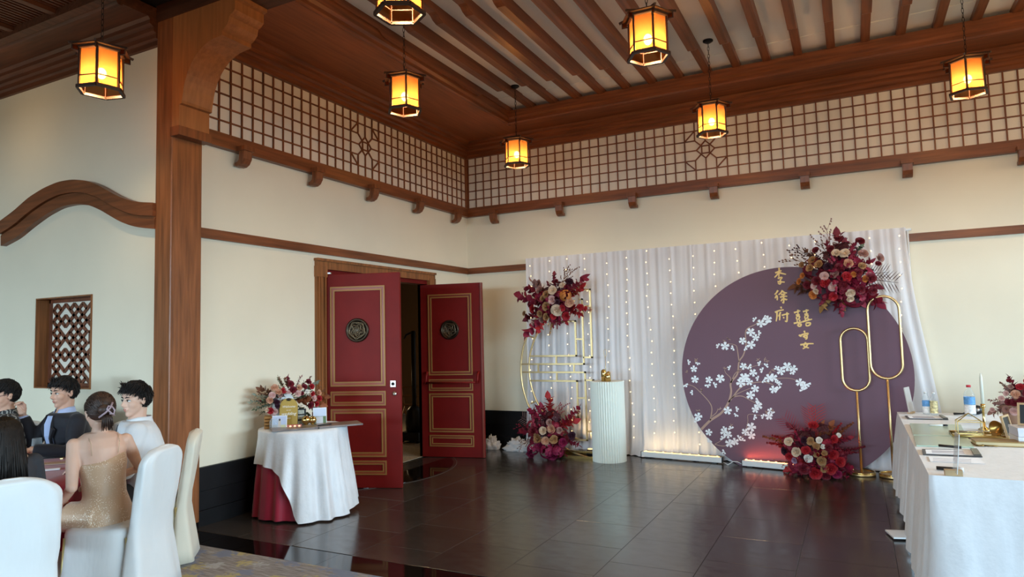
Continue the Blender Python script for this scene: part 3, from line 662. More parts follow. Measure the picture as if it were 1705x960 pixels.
# branch print (crop: origin 1130,500 scale 3.43)
def bz(a, c): return dz(1130+a/3.43, 500+c/3.43)
stem = MB()
def strip(mb, pts, w0, w1, y=-.0012, th=.001):
    n = len(pts); L = []; Rr = []
    for i, p in enumerate(pts):
        a, c = pts[max(i-1, 0)], pts[min(i+1, n-1)]; dx, dzz = c[0]-a[0], c[1]-a[1]; l = math.hypot(dx, dzz) or 1
        w_ = (w0+(w1-w0)*i/max(n-1, 1))/2; L.append((p[0]-dzz/l*w_, y, p[1]+dx/l*w_)); Rr.append((p[0]+dzz/l*w_, y, p[1]-dx/l*w_))
    mb.add(L+Rr, [(i, i+1, n+i+1, n+i) for i in range(n-1)])
def spline(P, k=6):
    out = []
    for i in range(len(P)-1):
        p0, p1, p2, p3 = P[max(i-1, 0)], P[i], P[i+1], P[min(i+2, len(P)-1)]
        for j in range(k):
            s = j/k; out.append(tuple(.5*((2*p1[q])+(-p0[q]+p2[q])*s+(2*p0[q]-5*p1[q]+4*p2[q]-p3[q])*s*s+(-p0[q]+3*p1[q]-3*p2[q]+p3[q])*s**3) for q in range(2)))
    return out+[P[-1]]
for pts, w0, w1 in (
    ([(130, 735), (180, 685), (245, 640), (285, 580), (300, 520), (298, 470), (335, 420), (345, 350), (370, 310), (385, 250), (385, 170), (440, 135), (470, 110)], .030, .007),
    ([(298, 470), (295, 440), (270, 415), (262, 395)], .010, .005), ([(345, 350), (335, 280), (325, 255), (280, 245)], .012, .005),
    ([(285, 580), (310, 550), (350, 500), (400, 475), (480, 465), (540, 480)], .018, .007), ([(300, 560), (340, 530), (410, 500)], .010, .005),
    ([(480, 465), (560, 445), (640, 445), (690, 465)], .009, .004), ([(310, 550), (360, 545), (410, 570), (440, 585)], .012, .005),
    ([(180, 685), (190, 620), (175, 580), (130, 530), (85, 490), (35, 475)], .014, .005), ([(185, 665), (215, 640), (225, 615)], .010, .005),
    ([(300, 470), (320, 420), (360, 390), (430, 375), (480, 360)], .010, .004), ([(205, 820), (260, 830), (320, 805), (370, 770), (400, 740)], .010, .005), ([(385, 740), (395, 690), (400, 650), (470, 655), (530, 650)], .007, .004),
    ([(205, 820), (240, 800), (260, 770)], .007, .004), ([(345, 410), (390, 380), (420, 410)], .006, .004)):
    strip(stem, [bz(*p) for p in spline(pts)], w0, w1)
rr = random.Random(3)
tw = [(265, 230), (285, 220), (490, 335), (505, 345), (455, 340), (100, 340), (50, 410), (540, 400), (520, 410), (300, 715), (290, 735), (235, 620), (445, 125), (380, 375), (415, 370), (135, 510), (265, 390), (530, 630), (500, 640), (110, 630), (95, 350), (720, 480), (325, 615)]
for a, c in tw:
    for q in range(3): e = rr.uniform(0, 6.28); strip(stem, [bz(a, c), bz(a+14*math.cos(e), c+14*math.sin(e))], .012, .003)
obj('printed_branch', stem, stem_print, t)
def blossom(n, full):
    b = MB()
    for k in range(n):
        a = 2*PI*k/5+.3; c, s = math.cos(a), math.sin(a); pts = [(0, 0), (.35, -.20), (.72, -.31), (.99, -.20), (.88, 0), (.99, .20), (.72, .31), (.35, .20)]
        b.add([(x*c-y*s, -.002-.0002*k, x*s+y*c) for x, y in pts], [tuple(range(8))])
    return b.mesh('blossom', [white_print])
bl5, bl3 = blossom(5, 1), blossom(3, 0)
big = [(265, 260), (365, 230), (413, 252), (440, 212), (370, 375), (425, 412), (372, 440), (355, 470), (403, 465), (87, 390), (93, 450), (173, 453), (238, 445), (620, 377), (655, 390), (583, 403), (540, 440), (515, 443), (692, 468), (410, 540), (437, 503), (455, 600), (438, 622), (280, 628), (112, 662), (172, 752), (260, 750), (283, 765), (290, 815), (380, 750), (415, 722), (415, 770), (322, 805), (541, 508), (470, 130), (510, 108), (385, 435), (412, 180), (718, 485), (515, 660)]
small = [(313, 270), (378, 272), (228, 260), (437, 110), (486, 95), (508, 130), (53, 352), (110, 355), (293, 385), (203, 483), (465, 360), (480, 398), (497, 373), (455, 445), (483, 455), (648, 408), (562, 388), (565, 468), (572, 505), (735, 475), (710, 512), (80, 525), (455, 570), (430, 665), (328, 620), (330, 650), (485, 662), (538, 645), (300, 732), (255, 788), (365, 800), (342, 785), (262, 862), (38, 480), (178, 795), (455, 185), (165, 480), (400, 375), (575, 470), (260, 735), (105, 690), (525, 630)]
for L, me, s in ((big, bl5, .066), (small, bl3, .037)):
    for a, c in L:
        x, z = bz(a, c); s_ = s*rr.uniform(.85, 1.1)*(.78 if me is bl5 else 1)
        piece('blossom', me, None, t, Matrix.Translation((x, 0, z)) @ Matrix.Rotation(rr.uniform(0, 6.3), 4, 'Y') @ Matrix.Diagonal((s_, 1, s_, 1)))
# gold brush lettering (crop: origin 1275,430 scale 6)
def lz(a, c): return dz(1275+a/6, 430+c/6)
CH = {
 'li': [[(133, 93), (134, 125), (130, 185)], [(95, 145), (135, 128), (158, 122)], [(130, 140), (112, 165), (88, 190)], [(133, 140), (165, 150), (203, 158)], [(120, 200), (150, 190), (163, 193), (143, 215)], [(143, 215), (150, 240), (140, 256), (122, 245)], [(118, 232), (150, 234), (190, 236)]],
 'xu': [[(122, 318), (105, 345), (88, 360)], [(112, 365), (100, 385), (92, 398)], [(112, 372), (116, 395), (114, 418)], [(168, 318), (150, 345), (128, 362)], [(165, 325), (185, 340), (212, 345)], [(152, 362), (178, 356), (196, 358)], [(142, 388), (180, 378), (215, 378)], [(176, 358), (180, 410), (178, 445), (165, 435)], [(168, 402), (158, 418), (150, 425)], [(188, 402), (205, 412), (214, 405)]],
 'fu': [[(150, 482), (158, 500)], [(92, 538), (130, 522), (180, 512)], [(112, 530), (112, 580), (104, 628)], [(148, 535), (138, 560), (126, 578)], [(140, 560), (140, 590), (138, 618)], [(160, 568), (195, 558), (234, 552)], [(212, 538), (214, 590), (210, 630), (192, 622)], [(176, 585), (184, 598)]],
 'xi1': [[(322, 512), (322, 560)], [(282, 542), (315, 532), (345, 522)], [(300, 565), (340, 560)], [(308, 580), (336, 576), (332, 602), (308, 606), (308, 580)], [(312, 618), (318, 632)], [(342, 612), (336, 628)], [(280, 648), (320, 640), (366, 634)], [(322, 655), (352, 655), (348, 674), (326, 676), (322, 655)], [(318, 660), (330, 678)]],
 'xi2': [[(408, 508), (406, 555)], [(372, 532), (405, 522), (430, 516)], [(385, 558), (425, 552)], [(392, 570), (420, 566), (416, 592), (392, 597), (392, 570)], [(395, 606), (400, 622)], [(428, 598), (422, 618)], [(368, 632), (410, 620), (463, 606)], [(402, 645), (444, 643), (438, 665), (406, 672), (402, 645)]],
 'yan': [[(383, 722), (392, 742)], [(332, 762), (345, 775), (358, 778)], [(345, 770), (380, 755), (424, 748), (412, 765)], [(372, 785), (395, 768), (412, 775), (410, 800), (395, 806)], [(385, 790), (405, 788)], [(402, 838), (380, 870), (412, 888), (432, 892)], [(420, 848), (405, 880), (370, 902)], [(345, 862), (410, 852), (478, 850)]]}
for nme, strokes in CH.items():
    b = MB()
    for sidx, st in enumerate(strokes): strip(b, [lz(*p) for p in spline(st, 4)], .020, .013, y=-.0014-.0002*sidx)
    obj('gold_character', b, M('gold_foil', (.62, .38, .13), .45, .4) if nme == 'li' else bpy.data.materials['gold_foil'], t)

# ================================================================== GOLD HALF MOON FRAME
YF = -.45
t = thing('half_moon_frame', 'gold metal half moon screen frame with flowers, left of the plinth', 'arch frame', (2.1, YF, 0))
def fz(a, c): p = on_y(840+a/2.4, 400+c/2.4, YF); return V((p.x-2.1, 0, p.z))
OC, OR, IC, IR = (2.228, 1.115), 1.137, (2.164, 1.136), .948
def arcpts(C, r, a0, a1, n=30): return [V((C[0]-2.1+r*math.cos(math.radians(a0+(a1-a0)*k/n)), 0, C[1]+r*math.sin(math.radians(a0+(a1-a0)*k/n)))) for k in range(n+1)]
obj('outer_arc', MB().tube(arcpts(OC, OR, 97, 262), .0125, 6), gold, t)
obj('inner_arc', MB().tube(arcpts(IC, IR, 105, 255), .0125, 6), gold, t)
for pts in ([(105, 462), (287, 462), (285, 322), (205, 322)], [(72, 494), (318, 494), (312, 235), (300, 235)], [(318, 467), (350, 467), (342, 196), (318, 196)], [(75, 526), (322, 526), (328, 798), (270, 782)], [(106, 560), (290, 560), (296, 706), (250, 706)], [(325, 558), (355, 558), (365, 830)]):
    P = [fz(*p) for p in pts]
    for i in range(len(P)-1):
        a, c = P[i], P[i+1]
        if abs(a.x-c.x) > abs(a.z-c.z): c = V((c.x, 0, a.z))
        else: c = V((a.x, 0, c.z))
        P[i+1] = c
        e = (c-a).normalized()*.011; obj('bar', MB().bar(a-e, c+e, .022, .022, up=(0, 1, 0)), gold, t)
for a, c in (((207, 462), (207, 494)), ((135, 494), (135, 526)), ((278, 494), (278, 526)), ((209, 526), (209, 560)), ((285, 394), (315, 394)), ((312, 262), (345, 262)), ((295, 629), (325, 629)), ((328, 763), (362, 763)), ((92, 380), (120, 390)), ((105, 652), (130, 640))):
    p, q = fz(*a), fz(*c); obj('bar', MB().bar(p, q, .02, .02, up=(0, 1, 0)), gold, t)
fb = MB(); bx0, bx1 = -.46, .0+.05
for y in (-.14, .14): fb.box(bx0, bx1, y-.014, y+.014, 0, .03)
for x in (bx0, bx1): fb.box(x-.014, x+.014, -.14, .14, 0, .03)
fb.box(bx0, bx1, -.012, .012, .05, .075)
obj('base_frame', fb, gold_bright, t)

# ================================================================== PLEATED PLINTH WITH GOLD VASES
t = thing('pleated_plinth', 'round white pleated column plinth standing by the gold frame', 'plinth', (2.385, -.60, 0))
NP = 44
def pl_(r0, z): return [V((rr_*math.cos(2*PI*k/(2*NP)), rr_*math.sin(2*PI*k/(2*NP)), z)) for k in range(2*NP) for rr_ in [r0 if k % 2 else r0-.016]]
obj('column', MB().rings([pl_(.214, 0), pl_(.214, .985)], False, 0, False), plinth_white, t)
obj('top', MB().rings([pl_(.214, .985), pl_(.216, .99), pl_(.214, 1.0)], True, 0, False), plinth_white, t)
for x, y, h, r, lb in ((2.365, -.66, .15, .034, 'tall gold vase on the plinth, left of the pair'), (2.425, -.68, .105, .037, 'short gold vase on the plinth, right of the pair'), (2.40, -.58, .12, .028, 'slim gold vase behind the other two on the plinth')):
    v = thing('gold_vase', lb, 'vase', (x, y, 1.0)); obj('body', MB().lathe([(0, 0), (r, 0), (r, h*.86), (r*.7, h*.95), (r*.45, h), (r*.38, h), (r*.38, h*.9), (0, h*.88)], n=20), gold_bright, v)
t = thing('wire_candle_stand', 'thin gold wire candle stand with flame loop rising from the plinth', 'candle stand', (2.36, -.56, 1.0))
obj('foot', MB().lathe([(0, 0), (.03, 0), (.028, .01), (0, .012)], n=14), gold, t); obj('stem', MB().tube([(0, 0, .01), (0, 0, .30)], .0035, 6), gold, t)
obj('flame_loop', MB().tube([(.018*math.sin(a)*(1-.35*math.cos(a)), 0, .35-.05*math.cos(a)) for a in [2*PI*k/20 for k in range(20)]], .0028, 5, closed=True), gold, t)

# ================================================================== GOLD OVAL STANDS
def oval(label, px, base_py, top_py, neck_py, wpx, lpx):
    p = on_z(px, base_py, 0); t = thing('oval_stand', label, 'stand', (p.x, p.y, 0))
    zt = on_y(px, top_py, p.y).z; zn = on_y(px-6, neck_py, p.y).z; hw_ = wpx/2/142.0
    pts = [(hw_*math.cos(a), 0, zt-hw_+hw_*math.sin(a)) for a in [PI*k/16 for k in range(17)]]+[(hw_*math.cos(a), 0, zn+hw_+hw_*math.sin(a)) for a in [PI+PI*k/16 for k in range(17)]]
    obj('ring', MB().tube(pts, .014, 8, closed=True), gold, t)
    obj('pole', MB().tube([(0, 0, .02), (0, 0, zn-.012)], .013, 8), gold, t)
    obj('base', MB().lathe([(0, 0), (.132, 0), (.139, .008), (.139, .022), (.128, .03), (0, .026)], n=32), gold, t)
    obj('base_rim', MB().tube([(.130*math.cos(a), .130*math.sin(a), .034) for a in [2*PI*k/32 for k in range(32)]], .009, 6, closed=True), gold_bright, t)
oval('shorter gold oval ring stand in front of the plum disc', 1435, 790, 546, 650, 38, 0)
oval('taller gold oval ring stand beside the reception table', 1488, 794, 492, 630, 43, 0)

# crumpled cloths by the wall
for px, py, sx, sd, lb in ((836, 741, .115, 1, 'crumpled white cloth on the floor beside the right door leaf'), (872, 746, .17, 2, 'crumpled white cloth on the floor behind the lower flowers')):
    p = on_z(px, py, 0); p.y = min(p.y, -.30); b = MB()
    def fn(u, v, sd=sd, sx=sx):
        th = 2*PI*u; ph = PI/2*v; n_ = noise.noise(V((3*math.cos(th)*math.cos(ph)+sd*9, 3*math.sin(th)*math.cos(ph), 3*v)))
        n2 = abs(noise.noise(V((7*math.cos(th)*math.cos(ph)+sd*3, 7*math.sin(th)*math.cos(ph), 6*v))))
        k = 1+.45*n_+.5*n2; return (sx*k*math.cos(th)*math.cos(ph), sx*.6*k*math.sin(th)*math.cos(ph), .14*k*math.sin(ph))
    b.grid(fn, 40, 16, closeu=True); o = obj('crumpled_cloth', b, cloth_white, None, lb, 'cloth', None, None, (p.x, p.y, 0))

# ================================================================== FLOWERS
def rose_mesh(n, seed, openness=1.0):
    rr = random.Random(seed); b = MB()
    for i in range(n):
        t = (i+.5)/n; a = i*2.39996; wd = .75+.35*t; tilt = .12+1.05*t*openness; rad = .10+.34*t; hgt = .62-.18*t
        def fn(u, v, a=a, wd=wd, tilt=tilt, rad=rad, hgt=hgt, t=t):
            s = (u-.5)*2; an = a+s*wd*(1-.25*v*v); r_ = rad*(.30+.70*math.sqrt(v+.001))+math.sin(tilt)*.42*v*v
            z = -.25+.10*(1-t)+hgt*v*math.cos(tilt*.75)*1.15-.10*s*s*v
            if v > .9: r_ += .05*t
            return (r_*math.cos(an), r_*math.sin(an), z)
        b.grid(fn, 4, 3)
    b.lathe([(0, -.3), (.16, -.22), (.18, -.05), (.10, .2), (0, .25)], n=8)
    return b.mesh('rose', [None])
ROSES = [rose_mesh(15, 1), rose_mesh(15, 2, .8), rose_mesh(18, 3, 1.15)]
def leaf(b, p, d, n_, L, W, fold=.25, mi=0):
    d = d.normalized(); s = d.cross(n_).normalized(); n2 = s.cross(d)
    def P(t, q): w_ = math.sin(PI*min(1, t*.96+.04)**.8)*W; return p+d*(L*t)+s*(q*w_)+n2*(abs(q)*w_*fold-L*.22*t*t)
    b.add([P(0, 0), P(.35, -1), P(.35, 0), P(.35, 1), P(.7, -1), P(.7, 0), P(.7, 1), P(1, 0)], [(0, 2, 1), (0, 3, 2), (1, 2, 5, 4), (2, 3, 6, 5), (4, 5, 7), (5, 6, 7)], mi, True)
def spray_leaf(seed, pairs=8, L=.34, W=.15):
    rr = random.Random(seed); b = MB(); pts = [V((.10*math.sin(2*t), .05*math.sin(3*t+seed), t)) for t in [i/8 for i in range(9)]]
    b.tube(pts, [.014]*8+[.006], 4)
    for i in range(pairs*2):
        t = .22+.74*i/(pairs*2-1); p = V((.10*math.sin(2*t), .05*math.sin(3*t+seed), t)); a = i*2.4+rr.uniform(-.4, .4)
        d = V((math.cos(a), math.sin(a), .75+rr.uniform(-.2, .4))); leaf(b, p, d, V((math.cos(a)*-.5, math.sin(a)*-.5, 1)), L*rr.uniform(.8, 1.15)*(1-.3*t), W*(1-.25*t))
    leaf(b, V((.09, .03, .97)), V((0.1, 0, 1)), V((1, 0, 0)), L*.8, W*.8)
    return b.mesh('leaf_spray', [None])
def spray_twig(seed):
    rr = random.Random(seed); b = MB(); b.tube([(0, 0, 0), (.05, 0, .5), (.02, .03, 1)], [.010, .008, .004], 4)
    for i in range(13):
        t = .3+.7*i/13; a = i*2.4; p = V((.05*math.sin(PI*t), .03*t, t)); q = p+V((math.cos(a), math.sin(a), 1.1)).normalized()*rr.uniform(.14, .30); b.tube([p, q], [.006, .004], 3)
        for k in range(3): b.ell(p.lerp(q, .55+.25*k)+V((rr.uniform(-.03, .03), rr.uniform(-.03, .03), 0)), .022, 5, 3)
    return b.mesh('berry_twig', [None])
def spray_palm(seed):
    b = MB(); b.tube([(0, 0, 0), (.03, 0, .5), (.10, 0, 1)], [.014, .011, .004], 4)
    for i in range(13):
        t = .22+.76*i/13
        for s in (-1, 1):
            p = V((.10*t*t, 0, t)); L = .34*math.sin(PI*(.15+.8*(1-(t-.22)/.9))); d = V((.12, s*.95, .5)); leaf(b, p, d, V((1, 0, 0)), L*.95, .008, .1)
    return b.mesh('palm_frond', [None])
def spray_fluff(seed):
    rr = random.Random(seed); b = MB(); b.tube([(0, 0, 0), (.03, 0, .5), (.0, .02, 1)], [.012, .010, .004], 4)
    for i in range(95):
        t = .28+.72*rr.random(); a = rr.uniform(0, 6.28); p = V((.03*math.sin(PI*t), .02*t, t)); d = V((math.cos(a), math.sin(a), .6+rr.random())); leaf(b, p, d, V((0, 0, 1)), .20*(1.2-t), .030, .1)
    return b.mesh('plume', [None])
def bloom_cluster(seed):
    rr = random.Random(seed); b = MB()
    for i in range(60):
        z = rr.uniform(-.25, 1); a = rr.uniform(0, 6.28); r_ = math.sqrt(max(0, 1-z*z)); n_ = V((r_*math.cos(a), r_*math.sin(a), z)); q = n_.to_track_quat('Z', 'Y'); rot = rr.uniform(0, 1.5)
        for k in range(4):
            aa = rot+k*PI/2; leaf(b, n_*.85, q@V((math.cos(aa), math.sin(aa), .35)), n_, .26, .12, .15)
    return b.mesh('hydrangea', [None])
SP = {'leaf': [spray_leaf(s) for s in (1, 2, 3)]+[spray_leaf(4, 10, .26, .12)], 'twig': [spray_twig(s) for s in (1, 2)], 'palm': [spray_palm(1)], 'fluff': [spray_fluff(s) for s in (1, 2)], 'drop': [spray_fluff(3)], 'fine': [spray_leaf(7, 12, .16, .06)]}
HYD = bloom_cluster(1)
def pm(name, col, r=.65, **k): return M('petal_'+name, col, r, var=.10, vs=14, **k)
PC = {'cream': pm('cream', (.66, .50, .36)), 'white': pm('white', (.78, .74, .68)), 'tan': pm('tan', (.38, .20, .085)), 'peach': pm('peach', (.58, .30, .19)), 'pink': pm('pink', (.66, .42, .39)), 'dusty': pm('dusty', (.38, .20, .17)),
      'burg': pm('burgundy', (.15, .008, .018)), 'red': pm('red', (.36, .010, .018)), 'dark': pm('dark', (.035, .005, .016)), 'orange': pm('orange', (.52, .17, .035)), 'magenta': pm('magenta', (.22, .006, .05)), 'lilac': pm('lilac', (.36, .22, .32))}
LC = {'burg': pm('leaf_burgundy', (.17, .009, .022)), 'wine': pm('leaf_wine', (.24, .012, .036)), 'red': pm('leaf_red', (.38, .014, .018)), 'crim': pm('leaf_crimson', (.27, .008, .036)), 'gold': pm('leaf_gold', (.42, .22, .07)), 'brown': pm('leaf_brown', (.15, .055, .028)), 'green': pm('leaf_green', (.10, .12, .065)), 'grey': pm('leaf_grey', (.25, .27, .21)), 'rust': pm('leaf_rust', (.30, .085, .03)), 'mauve': pm('leaf_mauve', (.30, .16, .14)), 'dkr': pm('leaf_dark', (.05, .006, .012))}
def qz(d, roll): return V(d).normalized().to_track_quat('Z', 'Y') @ Quaternion((0, 0, 1), roll)
def arrangement(label, base, px0, sc, cpx, plane_pt, nrm, depth, roses, sprays, extra=0, exc=('burg', 'wine', 'crim'), group=None, excl=.16, floor_z=None, exrad=None, fill=9):
    """px0,sc: crop origin and scale used when measuring; cpx: crop centre of the arrangement."""
    rr = random.Random(hash(label) % 1000 if False else sum(map(ord, label)))
    nrm = V(nrm).normalized(); t = thing('flower_arrangement', label, 'flowers', base, 0, group); B = V(base)
    def W(a, c): return on_plane(px0[0]+a/sc, px0[1]+c/sc, plane_pt, nrm)
    C = W(*cpx); mpp = (W(cpx[0]+10, cpx[1])-C).length/10
    core = C-nrm*.0
    for i, (a, c, s, col) in enumerate(roses):
        p = W(a, c); off = p-C; rr_ = off.length/(exrad or .38); dep = depth*math.sqrt(max(.08, 1-min(1, rr_)**2)); p = p+nrm*(dep+.055)
        d = (nrm*.9+off*1.6+V((rr.uniform(-.25, .25), 0, rr.uniform(-.1, .3)))).normalized(); size = s*mpp/2*1.12
        if floor_z is not None and p.z < floor_z+size*.7: p.z = floor_z+size*.7
        hyd = col.startswith('#'); me = HYD if hyd else ROSES[i % 3]
        piece('hydrangea' if hyd else 'rose', me, PC[col.strip('#')], t, Matrix.Translation(p-B) @ qz(d, rr.uniform(0, 6)).to_matrix().to_4x4() @ Matrix.Scale(size*(1.0 if hyd else 1.25), 4))
    def put(p, kind, col, frac=.0, dd=None):
        o = C.lerp(p, frac)+nrm*depth*(.35+.55*min(1, frac*1.5)); d = p-o; L = d.length
        if floor_z is not None and p.z < floor_z+.03: p.z = floor_z+.03; d = p-o; L = d.length
        me = rr.choice(SP[kind]); w_ = {'leaf': .8, 'fine': .8, 'twig': .75, 'palm': .8, 'fluff': .8, 'drop': .55}[kind]
        me_name = {'leaf': 'leaf_spray', 'fine': 'leaf_spray', 'twig': 'berry_twig', 'palm': 'palm_frond', 'fluff': 'plume', 'drop': 'plume'}[kind]
        wd = max(L*w_, .10)
        piece(me_name, me, LC[col], t, Matrix.Translation(o-B) @ qz(d, rr.uniform(0, 6) if kind != 'palm' else 0).to_matrix().to_4x4() @ Matrix.Diagonal((wd, wd, L, 1)))
    for k in range(fill):          # dense dark filler foliage behind the roses
        a = k*2.4; r_ = (exrad or .38)*(.12+.50*math.sqrt(k/9)); rt = nrm.cross(V((0, 0, 1))); p = C+(rt*math.cos(a)+V((0, 0, 1))*math.sin(a))*r_+nrm*depth*.55*(1-k/14); sz = (exrad or .38)*.30
        if floor_z is not None: p.z = max(p.z, floor_z+sz)
        piece('foliage', HYD, LC[rr.choice(exc)] if k % 3 else LC['dkr'], t, Matrix.Translation(p-B) @ qz(nrm, rr.uniform(0, 6)).to_matrix().to_4x4() @ Matrix.Scale(sz, 4))
    for a, c, kind, col in sprays: put(W(a, c)+nrm*depth*.25, kind, col)
    for k in range(int(extra*2.0)):
        a = rr.uniform(0, 2*PI); r_ = (exrad or .38)*rr.uniform(.35, .95); ph = rr.uniform(-.1, 1.15)
        rt = nrm.cross(V((0, 0, 1))); p = C+(rt*math.cos(a)+V((0, 0, 1))*math.sin(a))*r_*math.cos(ph*1.2)+nrm*depth*1.45*math.sin(ph*1.2)
        put(p, 'leaf', rr.choice(exc), rr.uniform(.30, .60))
    obj('foam_base', MB().ell(C-B-nrm*.02, (excl*.8, excl*.6, excl*.8), 12, 8), LC['dkr'], t)
    return t
CN = (.0, -1, 0)
arrangement('burgundy cream and orange flowers on top of the gold half moon frame', (1.62, -.45, 1.9), (870, 440), 7.385, (430, 470), (0, -.50, 0), CN, .17,
 [(445, 325, 95, 'cream'), (442, 445, 100, 'pink'), (495, 570, 115, 'cream'), (290, 680, 70, 'dusty'), (165, 725, 55, 'pink'), (365, 375, 80, 'tan'), (370, 520, 95, 'tan'), (465, 220, 65, 'burg'), (615, 215, 80, 'dark'), (130, 495, 75, 'burg'), (100, 640, 80, 'burg'), (170, 545, 85, 'red'), (595, 635, 85, 'red'), (745, 525, 75, 'red'), (595, 390, 130, '#orange'), (640, 470, 95, 'peach'), (550, 265, 65, 'cream'), (230, 240, 85, 'dusty'), (275, 320, 90, 'dusty'), (325, 425, 70, 'tan'), (280, 610, 70, 'tan'), (60, 605, 55, 'tan'), (250, 470, 80, 'burg'), (450, 640, 65, 'red'), (360, 650, 80, 'tan'), (560, 540, 70, 'red'), (500, 470, 60, 'dark')],
 [(405, 140, 'leaf', 'burg'), (10, 395, 'leaf', 'wine'), (80, 330, 'leaf', 'burg'), (320, 240, 'leaf', 'burg'), (775, 205, 'leaf', 'wine'), (790, 520, 'leaf', 'red'), (120, 865, 'leaf', 'wine'), (240, 800, 'leaf', 'red'), (695, 625, 'leaf', 'red'), (560, 70, 'twig', 'brown'), (630, 75, 'twig', 'brown'), (350, 870, 'drop', 'gold'), (325, 760, 'drop', 'gold'), (440, 790, 'fluff', 'wine'), (170, 200, 'leaf', 'mauve'), (700, 330, 'fluff', 'rust'), (60, 660, 'leaf', 'burg'), (430, 700, 'leaf', 'wine'), (720, 270, 'leaf', 'red'), (560, 690, 'leaf', 'red')], 16, exrad=.36)
arrangement('magenta and tan flowers on the floor at the foot of the gold frame', (1.70, -.62, 0), (850, 430), 2.743, (185, 800), (0, -.62, 0), CN, .17,
 [(155, 812, 36, 'tan'), (228, 815, 34, 'tan'), (215, 768, 32, 'peach'), (180, 775, 32, 'cream'), (297, 802, 32, 'dark'), (195, 868, 60, '#magenta'), (240, 872, 50, '#magenta'), (130, 860, 50, '#magenta'), (150, 800, 26, 'tan'), (205, 740, 26, 'dusty'), (250, 775, 26, 'dusty'), (165, 845, 40, 'magenta'), (130, 780, 36, 'burg'), (265, 830, 34, 'magenta'), (190, 820, 30, 'peach'), (215, 895, 40, 'magenta'), (110, 890, 34, 'magenta')],
 [(95, 700, 'leaf', 'crim'), (300, 675, 'leaf', 'crim'), (178, 640, 'leaf', 'red'), (250, 670, 'twig', 'crim'), (40, 765, 'twig', 'wine'), (55, 850, 'twig', 'mauve'), (80, 900, 'fluff', 'crim'), (300, 740, 'leaf', 'red'), (125, 690, 'leaf', 'wine'), (60, 720, 'palm', 'mauve'), (90, 740, 'palm', 'mauve'), (310, 860, 'leaf', 'crim'), (265, 900, 'fluff', 'crim'), (240, 700, 'fluff', 'mauve'), (150, 680, 'leaf', 'crim'), (215, 690, 'twig', 'crim'), (60, 800, 'leaf', 'wine')], 18, ('crim', 'wine', 'crim', 'burg'), floor_z=.0, exrad=.40)
arrangement('burgundy tan and cream flowers fixed to the upper right of the plum disc', (5.05, -.42, 2.2), (1260, 380), 4.3625, (610, 345), (0, -.46, 0), CN, .20,
 [(640, 195, 70, 'cream'), (578, 195, 65, 'cream'), (495, 360, 65, 'pink'), (555, 430, 65, 'pink'), (680, 475, 65, 'cream'), (420, 425, 45, 'pink'), (435, 465, 45, 'cream'), (410, 240, 62, 'tan'), (455, 272, 62, 'tan'), (392, 297, 60, 'tan'), (333, 272, 48, 'tan'), (668, 265, 65, 'peach'), (765, 285, 55, 'tan'), (415, 488, 66, 'orange'), (705, 345, 40, 'orange'), (315, 390, 50, 'orange'), (785, 375, 55, 'orange'), (682, 515, 50, 'cream'), (770, 195, 68, 'dusty'), (890, 222, 68, 'dusty'), (750, 102, 64, 'burg'), (590, 85, 55, 'burg'), (435, 170, 60, 'burg'), (540, 160, 50, 'burg'), (830, 370, 75, 'burg'), (655, 360, 75, 'red'), (500, 402, 70, 'red'), (440, 390, 70, 'burg'), (570, 340, 65, 'dusty'), (600, 300, 70, 'burg'), (740, 330, 60, 'burg'), (630, 420, 70, 'burg'), (560, 500, 60, 'red'), (370, 420, 60, 'burg'), (750, 450, 70, 'burg'), (840, 460, 60, 'wine_' if False else 'burg'), (520, 290, 60, 'dark'), (340, 350, 45, 'orange'), (880, 265, 40, 'burg')],
 [(590, 55, 'leaf', 'burg'), (650, 120, 'leaf', 'burg'), (895, 495, 'leaf', 'wine'), (760, 530, 'leaf', 'wine'), (560, 555, 'leaf', 'burg'), (810, 235, 'leaf', 'wine'), (235, 225, 'twig', 'brown'), (280, 155, 'twig', 'dkr'), (510, 0, 'twig', 'mauve'), (440, 90, 'twig', 'brown'), (1030, 395, 'palm', 'dkr'), (960, 320, 'palm', 'dkr'), (500, 570, 'leaf', 'gold'), (640, 600, 'drop', 'gold'), (610, 560, 'leaf', 'gold'), (870, 545, 'leaf', 'crim'), (300, 440, 'leaf', 'brown'), (350, 480, 'leaf', 'brown'), (700, 175, 'twig', 'wine'), (380, 160, 'leaf', 'brown'), (860, 430, 'leaf', 'wine'), (740, 130, 'leaf', 'green'), (820, 320, 'leaf', 'green')], 22, exrad=.47)
